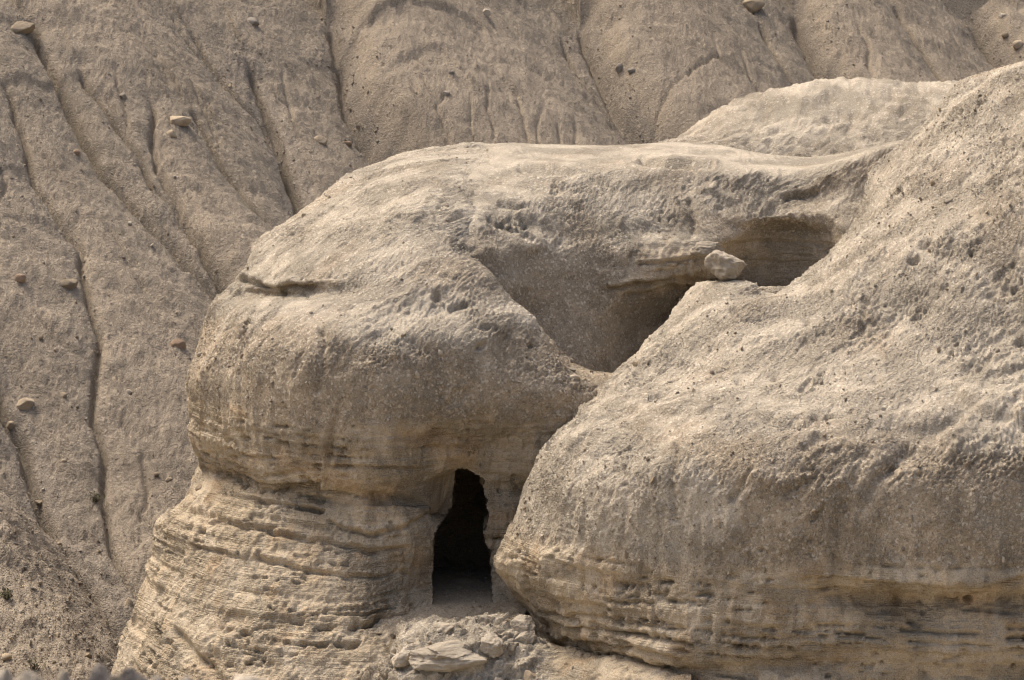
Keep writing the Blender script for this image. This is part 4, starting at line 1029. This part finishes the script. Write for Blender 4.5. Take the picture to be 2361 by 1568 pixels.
# slab and blocks on the rubble spur
v, f = rock_mesh(81, (1.26, 0.85, 0.38), 'slab', 5, 0.10, lam=0.16)
o = poly_mesh('rock_slab', v, f, M_CHALK); o.location = W(1036, 1512, 57.9); o.rotation_euler = (0.12, -0.10, 0.12)
tag(o, 'long layered pale slab lying on the rubble spur below the cave', 'rock')
for (bx, by, bd, dims, rot, lb, sd) in (
    (1207, 1442, 58.6, (0.46, 0.40, 0.30), (0.3, -0.45, 0.3), 'tilted layered block, topmost of the pile against the right bluff', 82),
    (1210, 1470, 58.4, (0.44, 0.36, 0.26), (0.2, -0.75, 0.5), 'steeply tilted layered block under the topmost block of the pile', 83),
    (1178, 1495, 58.2, (0.30, 0.28, 0.30), (0.1, 0.3, 0.1), 'small pale block at the left foot of the tilted blocks', 84),
    (1020, 1464, 58.75, (0.80, 0.7, 0.42), (0.1, -0.3, 0.5), 'broad pale block on the crest of the spur, above the long layered slab', 86),
    (1105, 1446, 58.8, (0.62, 0.6, 0.40), (0.15, 0.2, -0.4), 'highest pale block of the rubble spur, nearest the cave threshold', 87),
    (940, 1512, 58.35, (0.62, 0.5, 0.40), (0.0, -0.5, 0.2), 'pale block low on the left flank of the rubble spur', 88),
    (1140, 1490, 58.0, (0.50, 0.45, 0.42), (0.2, 0.1, 0.9), 'pale lump between the long layered slab and the tilted blocks', 89),
    (1255, 1488, 58.6, (0.16, 0.15, 0.13), (0, 0, 0), 'small round stone in the nook right of the tilted blocks', 85)):
    v, f = rock_mesh(sd, dims, 'block', 5, 0.16 if sd > 85 else 0.09, lam=0.0 if sd > 85 else 0.10)
    o = poly_mesh('stone' if sd in (84, 85) else 'rock_block', v, f, M_TAN if sd == 85 else M_CHALK); o.location = W(bx, by, bd); o.rotation_euler = rot
    tag(o, lb, 'stone' if sd in (84, 85) else 'rock')

# ------------------------------------------------------------------ small desert shrubs
def leaf_mat(name, a, b):
    t = NT(name)
    return t.done(t.mix(t.ramp(t.noise(9, 2, .6), .35, .65), a, b))
M_SHRUB = leaf_mat('dry_shrub_green', (0.12, 0.12, 0.065), (0.18, 0.165, 0.095))
M_TWIG = leaf_mat('dry_twig', (0.10, 0.078, 0.052), (0.16, 0.125, 0.085))
def shrub(px, py, size, leafy, label, seed):
    r = np.random.default_rng(seed)
    c = spot(px, py)
    e = bpy.data.objects.new('desert_shrub', None); scene.collection.objects.link(e); e.location = c
    tag(e, label, 'shrub', 'dry shrubs on the lower left slope')
    V_, F_ = [], []; LV, LF = [], []
    for _ in range(46):
        a = r.uniform(0, 6.28); t = r.uniform(0.15, 1.2)
        d = np.array([math.cos(a) * math.sin(t), math.sin(a) * math.sin(t), math.cos(t)]) * size * r.uniform(.5, 1)
        p0 = np.array([r.uniform(-.15, .15), r.uniform(-.15, .15), -0.05]) * size
        sd = np.cross(d, [0, 0, 1]); sd = sd / (np.linalg.norm(sd) + 1e-6) * size * 0.022
        k = len(V_); up = np.cross(sd, d); up = up / (np.linalg.norm(up) + 1e-9) * size * .022
        V_ += [p0 - sd, p0 + sd, p0 + up, p0 + d]; F_ += [(k, k+1, k+3), (k+1, k+2, k+3), (k+2, k, k+3)]
        for _l in range(leafy):
            q = p0 + d * r.uniform(0.3, 1.0) + r.normal(0, .05, 3) * size
            u = r.normal(0, 1, 3); u = u / np.linalg.norm(u) * size * .10; w = np.cross(u, r.normal(0, 1, 3)); w = w / np.linalg.norm(w) * size * .05
            k = len(LV); LV += [q - u, q + w, q + u, q - w]; LF += [(k, k+1, k+2, k+3)]
    poly_mesh('twigs', V_, F_, M_TWIG, e, False)
    if LV: poly_mesh('leaves', LV, LF, M_SHRUB, e, False)
shrub(218, 1158, 0.30, 2, 'dark twiggy shrub beside the rill on the lower left slope', 1)
shrub(14, 1378, 0.26, 7, 'green leafy shrub at the left edge of the gravel ridge', 2)
shrub(78, 1548, 0.42, 1, 'dry brown shrub at the bottom edge of the gravel ridge', 4)

# ------------------------------------------------------------------ the viewpoint's own stony edge, out of focus
le = W(0, 1606, 8.0)[2]
gx, gy = np.meshgrid(np.linspace(-6, 6, 80), np.linspace(-8, 8.9, 120))
LG = np.stack([gx, gy, np.full(gx.shape, le)], -1)
LG[..., 2] += 0.03 * fbm(LG, 1.5, 3, 1) - 24.0 * sstep(8.05, 8.8, gy)
ledge = grid_mesh('viewpoint_ledge', LG, M_HILL, {'grey_mix': 0 * gx, 'lag': 0.4 + 0 * gx, 'tone': 0 * gx}, kind='structure')
NR_ = [(2, 1535, 60, M_PALE, 'pale out-of-focus stone at the very bottom left corner'), (66, 1558, 70, M_PALE, 'blurred pale stone second from the bottom left corner'),
       (147, 1553, 48, M_PALE, 'blurred pale stone left of the dark pointed one at the bottom'), (228, 1533, 62, M_DARK, 'blurred dark pointed stone at the bottom edge'),
       (263, 1555, 46, M_PALE, 'blurred pale stone between the two dark ones at the bottom'), (312, 1543, 74, M_DARK, 'blurred dark rounded stone right of the dark pointed one'),
       (362, 1556, 52, M_PALE, 'blurred pale stone right of the dark rounded one'), (430, 1563, 44, M_GREY, 'blurred grey stone barely above the bottom edge'),
       (575, 1560, 80, M_PALE, 'wide blurred pale stone, rightmost along the bottom edge')]
for i, (bx, by, w_, m_, lb) in enumerate(NR_):
    d_ = 7.75 + 0.25 * random.random()
    tp = W(bx, by - 3, d_)
    w_ = w_ * 1.25
    h_ = tp[2] - le + 0.02
    v, f = rock_mesh(200 + i, (w_ * d_ / FPX, w_ * d_ / FPX * .8, h_), 'round', 4, 0.16)
    o = poly_mesh('edge_stone', v, f, m_); o.location = (tp[0], tp[1], tp[2] - h_ * 0.47)
    o.rotation_euler = (0, 0, random.uniform(0, 3))
    tag(o, lb, 'stone')
